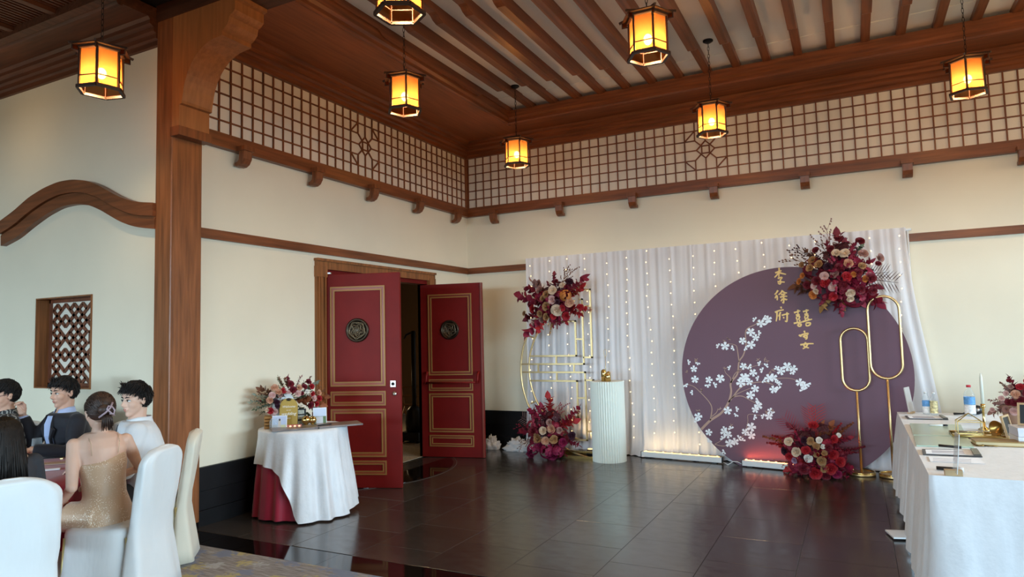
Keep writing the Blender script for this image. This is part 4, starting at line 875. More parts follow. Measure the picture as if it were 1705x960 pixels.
arrangement('red flowers with cream roses on the floor before the plum disc', (4.92, -.66, 0), (1260, 660), 6.855, (680, 640), (0, -.66, 0), CN, .20,
 [(385, 482, 100, 'cream'), (470, 590, 115, 'cream'), (605, 655, 90, 'white'), (725, 460, 75, 'white'), (765, 530, 60, 'white'), (940, 412, 50, 'white'), (335, 590, 90, 'dark'), (555, 460, 80, 'dark'), (445, 685, 70, 'lilac'), (630, 470, 90, 'tan'), (690, 525, 90, 'tan'), (752, 690, 100, 'tan'), (782, 780, 90, 'tan'), (655, 300, 110, 'red'), (860, 780, 130, 'red'), (685, 825, 140, 'red'), (890, 450, 90, 'red'), (390, 650, 90, 'red'), (830, 540, 90, 'burg'), (640, 690, 24, 'white'), (690, 610, 70, 'tan'), (580, 570, 100, 'red'), (880, 620, 120, 'red'), (960, 700, 110, 'red'), (560, 780, 120, 'burg'), (780, 600, 70, 'tan'), (920, 840, 100, 'magenta'), (800, 860, 100, 'burg')],
 [(80, 450, 'fluff', 'rust'), (120, 520, 'fluff', 'red'), (180, 430, 'fluff', 'red'), (1100, 285, 'fluff', 'rust'), (960, 290, 'fluff', 'red'), (1230, 560, 'fluff', 'burg'), (1060, 880, 'leaf', 'crim'), (1070, 770, 'leaf', 'crim'), (290, 740, 'twig', 'rust'), (400, 770, 'twig', 'rust'), (480, 850, 'leaf', 'burg'), (300, 210, 'palm', 'wine'), (610, 110, 'palm', 'red'), (690, 90, 'palm', 'red'), (1150, 450, 'palm', 'wine'), (400, 350, 'leaf', 'burg'), (780, 320, 'leaf', 'rust'), (860, 340, 'leaf', 'rust'), (1160, 620, 'fluff', 'burg'), (1050, 480, 'leaf', 'wine'), (260, 560, 'fluff', 'red'), (520, 880, 'leaf', 'burg'), (960, 880, 'leaf', 'mauve')], 26, ('red', 'burg', 'crim', 'wine'), floor_z=0, exrad=.42)

# ================================================================== ROUND WELCOME TABLE
RT = V((.47, -3.93, 0)); RZ = .785
t = thing('round_table', 'small round table by the red door, hidden under its cloths', 'table', RT)
obj('tabletop', MB().lathe([(0, RZ-.032), (.385, RZ-.032), (.39, RZ-.02), (.385, RZ-.008), (0, RZ-.008)], n=36), wx, t); obj('column', MB().tube([(0, 0, .03), (0, 0, RZ-.03)], .035, 10), black_iron, t); obj('foot', MB().lathe([(0, 0), (.22, 0), (.22, .015), (.04, .04), (0, .04)], n=24), black_iron, t)
def drape(r0, flare, zbot, amp, a0, a1, seed, top=True, ztop=RZ, nfold=15, n=150, m=26):
    rr = random.Random(seed); ph = [rr.uniform(0, 6) for _ in range(4)]
    def fn(u, v):
        a = a0+(a1-a0)*u; full = abs(a1-a0) > 6.2
        if v < .25 and top: r_ = r0*(v/.25); return (r_*math.cos(a), r_*math.sin(a), ztop)
        q = (v-.25)/.75 if top else v; zb = zbot(a) if callable(zbot) else zbot
        if q < .06: e = q/.06*PI/2; r_ = r0+.012*math.sin(e); z = ztop-.012*(1-math.cos(e))
        else:
            s = (q-.06)/.94; fo = math.sin(nfold*a+ph[0]+.8*math.sin(2*a+ph[1]))+.5*math.sin((nfold*1.7)*a+ph[2]); z = ztop-.012-(ztop-.012-zb)*s; hs = (ztop-z)/ztop
            fl = flare(a) if callable(flare) else flare
            r_ = r0+.012+fl*hs**1.3+amp*fo*min(1, hs*1.6)
        x, y = r_*math.cos(a), r_*math.sin(a); x = max(x, -RT.x+.045+.012*math.sin(9*a)) if ztop == RZ or True else x
        return (x, y, z)
    return MB().grid(fn, n, m, closeu=full_(a0, a1))
def full_(a0, a1): return abs(a1-a0) > 6.2
def wh_bot(a):       # white cloth hangs to the floor at the front right, lifted in a diagonal on the left
    a = (math.degrees(a)+360) % 360
    k = [(0, .012), (285, .012), (292, .05), (300, .22), (306, .34), (312, .36)]
    pts = [(0, .02), (185, .30), (200, .47), (262, .49), (276, .46), (288, .40), (295, .30), (301, .18), (305, .07), (309, .012), (360, .012)]
    for (x0, y0), (x1, y1) in zip(pts, pts[1:]):
        if x0 <= a <= x1: return y0+(y1-y0)*(a-x0)/(x1-x0)
    return .02
cm = drape(.395, lambda a: .085+.06*max(0, math.cos(a+.6)), wh_bot, .022, 0, 2*PI, 4)
obj('tablecloth', cm, velvet, None, 'white velvet cloth draped over the round welcome table to the floor', 'tablecloth', None, None, (RT.x, RT.y, .003))
cm = drape(.388, .055, .015, .013, math.radians(185), math.radians(318), 9, top=False, ztop=RZ-.02, n=70)
rc = obj('tablecloth', cm, red_satin, None, 'crimson satin undercloth showing below the lifted white cloth', 'tablecloth', None, None, (RT.x, RT.y, .002))
tz = RZ+.004
# crop helper for this table (origin 450,640 scale 12): depth chosen along the line of sight per item
def rt(a, c, z=tz): return on_z(450+a/12, 640+c/12, z)
DIRR = V((.70, -.71, 0)).normalized(); RGT = V((.71, .70, 0))      # towards the camera / to the right of the picture
ROTT = math.atan2(RGT.y, RGT.x)
def spot(u, v): return V((RT.x, RT.y, tz))+RGT*u+DIRR*v          # u to the right, v towards the viewer
p = spot(.13, .17)
t = thing('guest_album', 'large grey marbled guest album lying open on the round table edge', 'album', p, ROTT+.12)
alb = M('album_cover', (.24, .20, .19), .3, var=.35, vs=9)
o = obj('left_cover', MB().box(-.42, -.012, -.12, .15, .004, .018), alb, t); bevel(o, .003); o = obj('right_cover', MB().box(-.008, .40, -.12, .15, .004, .020), alb, t); bevel(o, .003); obj('spine', MB().box(-.016, -.002, -.12, .15, 0, .016), black_plastic, t)
pn = thing('pen', 'dark pen lying on the grey guest album', 'pen', p+V((0, 0, .021))+RGT*.06-DIRR*-.06, ROTT+.5); obj('barrel', MB().tube([(-.07, 0, .006), (.06, 0, .006), (.075, 0, .006)], [.006, .006, .002], 8), black_plastic, pn)
def arch_poly(w_, h): return [(w_/2, 0), (w_/2, h-w_/2)]+[(w_/2*math.cos(a), h-w_/2+w_/2*math.sin(a)) for a in [PI*k/20 for k in range(1, 20)]]+[(-w_/2, h-w_/2), (-w_/2, 0)]
def tilt(o, a): o.rotation_euler = (a, 0, o.rotation_euler[2])
t = thing('arch_board', 'white arch board standing behind the gold arch sign', 'sign', spot(-.185, -.02), ROTT); tilt(t, -.10)
obj('panel', MB().prism(arch_poly(.20, .335), 'y', -.005, .005), acryl_white if False else white_enamel, t); obj('easel', MB().bar((0, .01, .25), (0, .10, .0), .02, .008), white_enamel, t)
t = thing('arch_sign', 'gold arch welcome sign with white script on the round table', 'sign', spot(-.135, .05), ROTT-.12); tilt(t, -.12)
obj('panel', MB().prism(arch_poly(.165, .275), 'y', -.004, .004), M('gold_mirror', (.42, .27, .055), .4, .2), t); obj('easel', MB().bar((0, .008, .2), (0, .08, .0), .02, .008), gold, t)
def text(body, size, x, z, y, mat, parent, name='lettering', shear=.3):
    c = bpy.data.curves.new(name, 'FONT'); c.body = body; c.size = size; c.align_x = 'CENTER'; c.align_y = 'CENTER'; c.shear = shear; c.extrude = .0006; c.resolution_u = 2
    tmp = bpy.data.objects.new('tmp', c); COL.objects.link(tmp); me = bpy.data.meshes.new_from_object(tmp.evaluated_get(bpy.context.evaluated_depsgraph_get())); bpy.data.objects.remove(tmp)
    me.materials.clear(); me.materials.append(mat); o = bpy.data.objects.new(name, me); COL.objects.link(o); o.parent = parent; o.location = (x, y, z); o.rotation_euler = (PI/2, 0, 0); return o
script_white = M('script_white', (.88, .84, .74), .5)
text('Welcome', .030, 0, .195, -.0055, script_white, t); text('to our', .016, 0, .163, -.0055, script_white, t); text('wedding', .040, 0, .128, -.0055, script_white, t); text('party', .018, 0, .088, -.0055, script_white, t)
obj('ribbon_knot', MB().ell((0, -.008, .262), (.024, .008, .014), 10, 6), bronze, t)
def photo(label, sp, w_, h, rz, cols):
    t = thing('photo_print', label, 'photo', sp, ROTT+rz); tilt(t, -.16); obj('card', MB().box(-w_/2, w_/2, -.002, .002, 0, h), paper, t); z0 = .006; y = -.0030
    for k, (f0, f1, x0, x1, col) in enumerate(cols): obj('print', MB().box(-w_/2+.005+x0*(w_-.01), -w_/2+.005+x1*(w_-.01), y-.0004*k, -.002, z0+f0*(h-.012), z0+f1*(h-.012)), M('print_%s_%d' % (label[:5], k), col, .5), t)
    obj('prop', MB().bar((0, .004, h*.6), (0, .06, .0), .02, .004), paper, t)
photo('small photo print of a couple under a pale sky, left of the gold arch sign', spot(-.215, .135), .135, .125, -.22, ((0, 1, 0, 1, (.50, .56, .74)), (0, .3, 0, 1, (.52, .50, .52)), (.15, .75, .42, .60, (.62, .56, .50)), (.62, .80, .46, .56, (.05, .04, .04)), (.05, .3, .62, .95, (.62, .62, .38))))
photo('photo print of an avenue of trees, right of the gold spheres', spot(.155, .0), .125, .165, .05, ((0, 1, 0, 1, (.58, .66, .82)), (0, .5, 0, 1, (.12, .20, .09)), (0, .48, .2, .75, (.60, .62, .66)), (.25, .45, .30, .42, (.7, .68, .72))))
t = thing('photo_strip', 'black photo strip card with three small pictures behind the arch sign', 'photo', spot(-.02, .0), ROTT); tilt(t, -.1); obj('card', MB().box(-.045, .045, -.003, .003, 0, .165), black_plastic, t)
for k in range(3): obj('picture', MB().box(-.028, .028, -.0045, -.003, .015+.05*k, .052+.05*k), M('strip_pic%d' % k, (.42, .44, .38), .6, var=.5, vs=40), t)
for u, v, r, lb in ((.025, .055, .042, 'round gold ornament ball on the album, left of the pair'), (.085, .045, .038, 'round gold ornament ball on the album, right of the pair')):
    t = thing('gold_ball', lb, 'ornament', spot(u, v)); obj('ball', MB().ell((0, 0, r+.02), r, 24, 16), gold_bright, t); obj('foot', MB().lathe([(0, 0), (r*.6, 0), (r*.4, .022), (0, .024)], n=16), gold_bright, t)
t = thing('letter_lamp', 'pink light strip with glowing letters in front of the gold arch sign', 'lamp', spot(-.095, .125), ROTT-.12)
obj('box', MB().box(-.08, .08, -.012, .012, 0, .034), M('rose_acrylic', (.50, .17, .14), .4), t)
for k in range(4): obj('bulb', MB().ell((-.06+.04*k, -.014, .018), (.011, .006, .011), 10, 6), M('letter_glow', (1, .6, .4), .5, emit=(1, .55, .30), es=2.2) if k == 0 else bpy.data.materials['letter_glow'], t)
t = thing('flower_crate', 'small slatted wooden crate at the left edge of the round table', 'crate', spot(-.30, .02), ROTT)
for k in range(4): obj('slat', MB().box(-.05, .05, -.05, -.044, .004+.03*k, .026+.03*k), gold_paint, t); obj('slat', MB().box(-.05, .05, .044, .05, .004+.03*k, .026+.03*k), gold_paint, t)
for x in (-.05, .044): obj('side', MB().box(x, x+.006, -.044, .044, .004, .116), gold_paint, t)
obj('base', MB().box(-.05, .05, -.05, .05, 0, .004), gold_paint, t)
t = thing('glass_jar', 'clear glass jar beside the slatted crate on the round table', 'jar', spot(-.262, .11), ROTT)
obj('jar', MB().lathe([(0, 0), (.036, 0), (.040, .01), (.040, .075), (.030, .092), (.030, .10), (.026, .10), (.026, .09), (.036, .074), (.036, .012), (0, .008)], n=20), glass, t)
t = thing('flower_vase', 'glass vase with burgundy label under the right side flowers', 'vase', spot(.12, -.12)); obj('vase', MB().lathe([(0, 0), (.034, 0), (.036, .14), (.030, .17), (.027, .17), (.032, .14), (.030, .01), (0, .008)], n=18), glass, t); obj('label', MB().lathe([(.0372, .055), (.0372, .115)], n=18, caps=False), PC['burg'], t)
FN = (.86, -.51, 0)
arrangement('pink peach and burgundy flowers behind the welcome sign on the round table', (RT.x, RT.y, tz), (415, 620), 9.6, (620, 420), tuple(spot(0, -.14)), FN, .05,
 [(365, 230, 105, 'peach'), (430, 300, 100, 'peach'), (290, 430, 100, 'peach'), (760, 230, 90, 'peach'), (1070, 310, 95, 'peach'), (625, 170, 95, 'burg'), (660, 265, 110, 'burg'), (905, 140, 95, 'burg'), (960, 210, 85, 'red'), (510, 275, 90, 'red'), (970, 330, 80, 'red'), (1085, 400, 90, 'red'), (300, 595, 100, 'red'), (940, 505, 110, 'burg'), (1040, 490, 80, 'red'), (840, 215, 85, 'burg'), (400, 460, 95, 'dark'), (330, 350, 95, 'pink'), (735, 320, 105, 'pink'), (990, 400, 100, 'pink'), (365, 610, 95, 'pink'), (545, 255, 60, 'white'), (460, 350, 75, 'dusty'), (800, 320, 60, 'burg'), (250, 590, 60, 'cream'), (410, 520, 80, 'dark'), (880, 290, 60, 'white'), (350, 680, 60, 'pink'), (590, 300, 70, 'pink')],
 [(20, 440, 'fine', 'grey'), (80, 340, 'fine', 'grey'), (430, 110, 'fine', 'green'), (810, 60, 'fine', 'mauve'), (985, 100, 'fine', 'brown'), (90, 620, 'fine', 'green'), (210, 250, 'leaf', 'brown'), (1210, 420, 'leaf', 'rust'), (1130, 500, 'leaf', 'rust'), (150, 300, 'fine', 'brown'), (860, 460, 'fine', 'grey'), (160, 520, 'fine', 'green'), (900, 250, 'fine', 'grey'), (640, 90, 'leaf', 'burg'), (1190, 310, 'twig', 'brown'), (60, 520, 'fine', 'grey'), (480, 200, 'fine', 'green'), (140, 440, 'fine', 'grey'), (830, 380, 'fine', 'grey'), (200, 680, 'fine', 'green'), (340, 700, 'leaf', 'dkr')], 10, ('grey', 'green', 'brown', 'burg'), excl=.07, exrad=.36, fill=0)

# ================================================================== RECEPTION TABLES
TX0, TX1, TZ = 5.57, 6.55, .75
def rect_table(label, y0, y1):
    t = thing('banquet_table', label, 'table', ((TX0+TX1)/2, (y0+y1)/2, 0), 0, 'reception tables'); a, c = (TX1-TX0)/2-.01, (y1-y0)/2-.01
    obj('tabletop', MB().box(-a, a, -c, c, TZ-.035, TZ-.008), wx, t)
    for x in (-a+.06, a-.06):
        for y in (-c+.08, c-.08): obj('leg', MB().tube([(x, y, 0), (x, y, TZ-.035)], .016, 8), steel, t)
YN, YM, YFAR = -4.265, -2.66, -1.07
rect_table('far reception table nearer the draped wall, under a white velvet cloth', YM+.004, YFAR); rect_table('near reception table in front, under a white velvet cloth', YN, YM-.004)
def rect_cloth(label, y0, y1, zb, seed, front=True, mat=velvet, e=.008, amp=.018, fl=.05, dz=.0):
    rr = random.Random(seed); ph = [rr.uniform(0, 6) for _ in range(4)]; per = []
    X0, X1 = TX0-e, TX1+e; Y0, Y1 = y0-e, y1+e; ns = 60
    L = [(X1, Y0), (X0, Y0), (X0, Y1), (X1, Y1)]; P = []
    for (xa, ya), (xb, yb) in zip(L, L[1:]):
        k = max(8, int(math.hypot(xb-xa, yb-ya)/.03))
        nx, ny = (yb-ya), -(xb-xa); l = math.hypot(nx, ny); nx, ny = -nx/l, -ny/l
        for i in range(k): P.append((xa+(xb-xa)*i/k, ya+(yb-ya)*i/k, nx, ny, i/k))
    P.append((X1, Y1, 0, 1, 1)); n = len(P)-1; m = 16
    def fn(u, v):
        i = int(round(u*n)); x, y, nx, ny, s = P[i]; q = i*.03
        if nx*nx+ny*ny < .5: nx, ny = 0, 1
        cn = min(s, 1-s)*0; f = math.sin(q*17+ph[0]+.9*math.sin(q*3))+.55*math.sin(q*29+ph[1])+.3*math.sin(q*47+ph[2])
        zb_ = zb(x, y) if callable(zb) else zb; z = TZ+dz-(TZ+dz-zb_)*v; h = (TZ-z)/TZ; o = max(0, h)**1.2*(fl+.02)+amp*f*min(1, h*2.2)+.006*min(1, v*9)
        return (x+nx*o, y+ny*o, z)
    b = MB().grid(fn, n, m); 
    b.add([(X1, Y0, TZ+dz), (X0, Y0, TZ+dz), (X0, Y1, TZ+dz), (X1, Y1, TZ+dz)], [(0, 3, 2, 1)])
    return obj('tablecloth', b, mat, None, label, 'tablecloth')
rect_cloth('white velvet cloth over the far reception table', YM+.012, YFAR, lambda x, y: .10+.04*math.sin(y*5), 21, dz=.002)
rect_cloth('white velvet cloth over the near reception table, folds falling to the floor', YN, YM-.012, lambda x, y: .012 if y < YN+.4 else .012+.05*(y-YN-.4), 22, dz=.002)
def under(label, y0, y1, seed): 
    b = MB(); rr = random.Random(seed)
    def fn(u, v): y = y0+(y1-y0)*u; return (TX0+.012+.008*math.sin(y*40+seed)-.03*v, y, .70*(1-v)+.012)
    return obj('tablecloth', b.grid(fn, 30, 8), red_satin, None, label, 'tablecloth')
under('crimson undercloth peeping out below the far reception cloth', YM+.05, YFAR-.03, 1)
t = thing('fallen_board', 'white board lying on the floor, poking out from under the reception cloth', 'board', (5.44, -2.82, 0), .25); obj('panel', MB().box(-.06, .20, -.10, .10, .012, .024), white_enamel, t); obj('foot', MB().box(.10, .13, -.05, .05, 0, .012), white_enamel, t)
tt = TZ+.004
def on_t(a, c): return on_z(1480+a/6, 640+c/6, tt)      # crop origin 1480,640 scale 6
def corner4(t, pts, th, mat, name='sheet', z0=0):
    P = [on_t(*p) for p in pts]; O = V(t.location); return obj(name, MB().rings([[p-O+V((0, 0, z0)) for p in P], [p-O+V((0, 0, z0+th)) for p in P]], True, 0, False), mat, t)
# clipboards
clipb = M('clip_dark', (.03, .028, .03), .35); ink = M('printed_grey', (.40, .41, .50), .8)
def clipboard(label, pts, clip):
    c = on_t(*pts[0]); t = thing('clipboard', label, 'clipboard', c); corner4(t, pts, .006, clipb, 'board')
    m_ = V((sum(p[0] for p in pts)/4, sum(p[1] for p in pts)/4)); q = [(m_.x+(p[0]-m_.x)*.88, m_.y+(p[1]-m_.y)*.78) for p in pts]; corner4(t, q, .0015, paper, 'paper', .006)
    for k in (.3, .55, .75):
        a = V(q[0]).lerp(V(q[3]), k); c2 = V(q[1]).lerp(V(q[2]), k); l = [a.lerp(c2, .12), a.lerp(c2, .75), a.lerp(c2, .75)+V((1, 5)), a.lerp(c2, .12)+V((1, 5))]; corner4(t, [tuple(x) for x in l], .0006, ink, 'print_line', .0074)
    corner4(t, clip, .012, M('clip_bar', (.10, .09, .08), .35, .4), 'clip', .006)
clipboard('clipboard with printed sheet at the near end of the reception table', [(340, 702), (935, 726), (890, 655), (330, 650)], [(850, 722), (925, 724), (880, 662), (815, 660)])
clipboard('clipboard with printed sheet at the far corner of the reception table', [(190, 345), (595, 352), (530, 318), (160, 315)], [(545, 350), (592, 351), (528, 319), (500, 319)])
c = on_t(400, 720); t = thing('printed_sheet', 'loose printed sheet lying before the near clipboard', 'paper', c); corner4(t, [(415, 768), (965, 792), (900, 732), (395, 718)], .001, paper)
for k in range(3): corner4(t, [(440, 735+14*k), (820, 748+14*k), (825, 751+14*k), (442, 738+14*k)], .0005, ink, 'print_line', .001)
c = on_t(215, 395); t = thing('green_guest_board', 'pale green folding guest board lying on the reception table', 'board', c); gm = M('pale_green_board', (.44, .60, .50), .25, spec=.6)
corner4(t, [(245, 510), (775, 525), (720, 408), (210, 395)], .008, gm, 'leaf'); corner4(t, [(275, 615), (850, 632), (785, 533), (248, 516)], .008, gm, 'leaf')
def pen(label, a, c, r=.007, mat=black_plastic, cap=None, z=0, name='pen'):
    p, q = on_t(*a), on_t(*c); t = thing(name, label, 'pen', p+V((0, 0, z))); d = q-p; u = d.normalized(); obj('barrel', MB().tube([V((0, 0, r)), u*d.length*.75+V((0, 0, r))], r, 8), mat, t); obj('cap', MB().tube([u*d.length*.75+V((0, 0, r)), u*d.length+V((0, 0, r))], [r*1.15, r*1.1], 8), cap or black_plastic, t)
pen('white marker pen with black cap on the green guest board', (405, 425), (590, 430), .007, white_enamel, black_plastic, .012, 'marker_pen')
pen('black pen lying across the top of the near clipboard', (500, 634), (725, 655), .009, black_plastic, None, .010, 'pen')
pen('thick marker pen lying behind the wooden sign block', (475, 850), (750, 868), .011, black_plastic, white_enamel, .0, 'marker_pen')
p = on_t(630, 905); t = thing('acrylic_sign', 'clear acrylic sign panel in a small wooden block on the table corner', 'sign', p, .05); bw = M('pale_wood', (.50, .34, .18), .5, var=.15, vs=12)
obj('block', MB().box(-.035, .05, -.02, .02, 0, .032), bw, t); obj('panel', MB().rbox((0, 0, 0), (.003, .13, .22)).xf(Matrix.Translation((.025, -.015, .13)) @ Matrix.Rotation(.10, 4, 'Y')), acrylic, t); obj('edge', MB().rbox((0, 0, 0), (.0036, .003, .22)).xf(Matrix.Translation((.025, -.08, .13)) @ Matrix.Rotation(.10, 4, 'Y')), white_enamel, t)
p = on_t(225, 285); t = thing('easel_card', 'thin card on a wooden stand at the far left corner of the reception table', 'sign', p, 1.25); obj('stand', MB().box(-.05, .05, -.02, .02, 0, .016), bw, t); obj('card', MB().rbox((0, 0, 0), (.16, .008, .24)).xf(Matrix.Translation((0, .015, .132)) @ Matrix.Rotation(-.14, 4, 'X')), M('card_grey', (.50, .47, .45), .6), t)
# water bottles
def bottle(label, px, py, h, r, cap, lab):
    p = on_z(px, py, tt); t = thing('water_bottle', label, 'bottle', p, 0, None)
    obj('bottle', MB().lathe([(0, 0), (r*.9, 0), (r, h*.05), (r, h*.28), (r*.93, h*.32), (r, h*.36), (r, h*.62), (r*.95, h*.70), (r*.55, h*.85), (r*.36, h*.90), (r*.36, h*.94), (0, h*.94)], n=20), glass, t)
    obj('cap', MB().lathe([(0, h*.93), (r*.42, h*.93), (r*.42, h), (0, h)], n=16), cap, t)
    for z0, z1, mt in lab: obj('label', MB().lathe([(r*1.02, h*z0), (r*1.02, h*z1)], n=20, caps=False), mt, t)
blue_l = M('label_blue', (.12, .34, .70), .5, var=.3, vs=30); white_l = M('label_white', (.80, .83, .88), .5, var=.2, vs=45); yel_l = M('label_flower', (.62, .55, .30), .5, var=.6, vs=40)
red_cap = M('red_cap', (.55, .03, .05), .4)
bottle('small water bottle with blue and white label, far end of the table', 1543, 689, .21, .032, white_enamel, ((.08, .36, white_l), (.36, .62, blue_l)))
bottle('small water bottle with flowery yellow label, far end of the table', 1556, 690, .21, .032, white_enamel, ((.08, .62, yel_l),))
bottle('large water bottle with red cap and blue label on the reception table', 1616, 692, .285, .045, red_cap, ((.08, .36, white_l), (.38, .62, blue_l)))
p = on_t(870, 300); t = thing('black_pouch', 'black ribbon pouch with a shiny bead beside the large water bottle', 'pouch', p, .3); obj('pouch', MB().ell((0, 0, .045), (.075, .04, .045), 18, 10), black_plastic, t); obj('strap', MB().tube([(-.06, 0, .03), (-.12, -.02, .012), (-.19, -.03, .014), (-.20, -.03, .014)], [.02, .012, .018, .018], 8, flat=.6), black_plastic, t); obj('bead', MB().ell((.0, -.036, .05), .018, 12, 8), steel, t)
# gold tray with jewel box, candle, frame, books
p = on_t(905, 520); t = thing('gold_tray', 'ornate gold rimmed tray carrying a wire jewel box', 'tray', p, .0)
obj('plate', MB().box(-.17, .17, -.10, .10, .006, .014), gold_bright, t); obj('rim', MB().tube([(-.18, -.11, .018), (.18, -.11, .018), (.18, .11, .018), (-.18, .11, .018)], .009, 8, closed=True), gold_bright, t)
for x, y in ((-.16, -.09), (.16, -.09), (.16, .09), (-.16, .09)): obj('foot', MB().ell((x, y, .006), (.012, .012, .006), 8, 6), gold_bright, t)
t = thing('jewel_box', 'clear jewel box with thin gold edges on the gold tray', 'box', p+V((-.06, 0, .015))); 
E8 = [(x, y, z) for z in (0, .10) for x, y in ((-.08, -.06), (.08, -.06), (.08, .06), (-.08, .06))]
fb = MB()
for i in range(4): fb.bar(E8[i], E8[(i+1) % 4], .005, .005); fb.bar(E8[4+i], E8[4+(i+1) % 4], .005, .005); fb.bar(E8[i], E8[i+4], .005, .005)
for i in range(4): fb.bar(E8[4+i], (0, 0, .16), .005, .005)
obj('edges', fb, gold_bright, t)
for i in range(4): obj('pane', MB().add([E8[i], E8[(i+1) % 4], E8[4+(i+1) % 4], E8[4+i]], [(0, 1, 2, 3)]), acrylic, t)
t = thing('gold_bowl', 'round gold bell shaped bowl on its side beside the jewel box', 'bowl', p+V((.10, -.03, .07)), -.9); obj('bowl', MB().lathe([(0, -.05), (.02, -.048), (.045, -.03), (.058, 0), (.054, 0), (.04, -.028), (0, -.04)], n=24).xf(Matrix.Rotation(PI/2, 4, 'X')), M('antique_gold', (.40, .24, .07), .3, .9), t); obj('foot', MB().box(-.02, .02, -.02, .03, -.055, -.035), gold, t)
t = thing('picture_frame', 'small pale wooden picture frame seen edge on by the gold bowl', 'frame', p+V((.185, -.06, .015)), 1.15); tilt(t, -.22)
for x0, x1, z0, z1 in ((-.08, .08, 0, .014), (-.08, .08, .146, .16), (-.08, -.066, .014, .146), (.066, .08, .014, .146)): obj('frame_side', MB().box(x0, x1, -.007, .007, z0, z1), bw, t)
obj('backing', MB().box(-.068, .068, .0, .006, .012, .148), black_plastic, t)
p2 = on_t(1085, 520); t = thing('taper_candle', 'white taper candle in a tall gold holder behind the tray', 'candle', V((p2.x-.03, p2.y+.35, tt))); obj('holder', MB().lathe([(0, 0), (.045, 0), (.045, .008), (.010, .03), (.008, .17), (.018, .185), (.016, .21), (0, .21)], n=16), gold_bright, t); obj('candle', MB().tube([(0, 0, .20), (0, 0, .42), (0, 0, .455)], [.0125, .011, .003], 10), M('wax', (.75, .77, .70), .5, sub=.2), t)
p3 = on_t(1060, 600); t = thing('gold_book', 'flat gilded book lying in front of the gold tray', 'book', V((p3.x+.02, p3.y, tt)), .06); obj('cover', MB().box(-.15, .15, -.08, .08, 0, .006).box(-.15, .15, -.08, .08, .026, .032), M('old_gold', (.34, .22, .08), .4, .4), t); obj('pages', MB().box(-.145, .143, -.077, .077, .006, .026), M('page_edge', (.66, .55, .33), .8), t)
t = thing('key_ornament', 'small dark gold key ornament on the cloth by the gilded book', 'ornament', V((p3.x-.10, p3.y-.095, tt))); obj('ring', MB().tube([(.022*math.cos(a), .022*math.sin(a)*.9, .006) for a in [2*PI*k/14 for k in range(14)]], .006, 6, closed=True), M('aged_gold', (.25, .16, .05), .35, .9), t); obj('stem', MB().tube([(.02, 0, .006), (.10, -.01, .006)], .005, 6), bpy.data.materials['aged_gold'], t)
pb = on_z(1697, 738, tt)
for k, (col, lb) in enumerate(((.74, 'lower white box of the pair under the framed sign, right side of the table'), (.66, 'upper pale blue box of the pair under the framed sign, right side of the table'))):
    t = thing('gift_box', lb, 'box', V((pb.x+.10, pb.y, tt+.062*k)), .1); o = obj('box', MB().box(-.13, .13, -.10, .10, 0, .045), M('box_%d' % k, (col, col+.05, .84), .6), t); obj('lid', MB().box(-.133, .133, -.103, .103, .04, .06), M('boxlid_%d' % k, (col, col+.04, .80), .6), t)
t = thing('picture_frame', 'pale wooden frame with dark picture standing on the boxes', 'frame', V((pb.x+.10, pb.y, tt+.124)), -.35); tilt(t, -.2)
for x0, x1, z0, z1 in ((-.10, .10, 0, .014), (-.10, .10, .146, .16), (-.10, -.086, .014, .146), (.086, .10, .014, .146)): obj('frame_side', MB().box(x0, x1, -.007, .007, z0, z1), bw, t)
obj('picture', MB().box(-.088, .088, -.002, .006, .012, .148), black_plastic, t)
rb_ = on_t(1200, 520); t = thing('black_ribbon', 'black ribbon trailing over the cloth beside the boxes', 'ribbon', V((rb_.x, rb_.y, tt))); b = MB()
b.grid(lambda u, v: (-.05+.16*u+.02*math.sin(6*u), .10-.22*u+.035*(v-.5), .012+.05*abs(math.sin(5*u+.4))*(1-u)), 16, 2); b.grid(lambda u, v: (.02+.12*u, .06-.02*u+.03*(v-.5), .012+.04*math.sin(PI*u)), 12, 2); obj('ribbon', b, black_plastic, t)
pf = on_z(1692, 706, tt)
arrangement('pink peach and burgundy flowers at the right end of the reception table', tuple(pf), (1560, 590), 4.572, (640, 330), tuple(pf), (-.25, -.97, 0), .10,
 [(612, 292, 75, 'peach'), (540, 285, 50, 'pink'), (430, 412, 40, 'pink'), (540, 405, 60, 'dusty'), (605, 350, 75, 'burg'), (560, 190, 40, 'burg'), (645, 235, 60, 'red'), (575, 235, 45, 'dusty'), (505, 320, 45, 'pink'), (650, 330, 65, 'burg'), (660, 400, 65, 'peach'), (600, 420, 65, 'pink'), (700, 280, 75, 'burg'), (720, 360, 75, 'peach'), (700, 200, 60, 'red'), (560, 350, 60, 'burg')],
 [(410, 350, 'fine', 'mauve'), (480, 290, 'fine', 'mauve'), (540, 180, 'leaf', 'burg'), (440, 440, 'leaf', 'mauve'), (520, 250, 'fine', 'mauve'), (700, 130, 'leaf', 'burg'), (760, 250, 'leaf', 'burg')], 10, ('burg', 'mauve', 'brown'), excl=.08, exrad=.22, fill=0)
t = thing('flower_wrap', 'tan paper wrap holding the reception table flowers', 'vase', pf); obj('wrap', MB().lathe([(0, 0), (.06, 0), (.07, .02), (.11, .16), (.10, .165), (.05, .03), (0, .02)], n=14), M('kraft', (.42, .26, .18), .8), t)

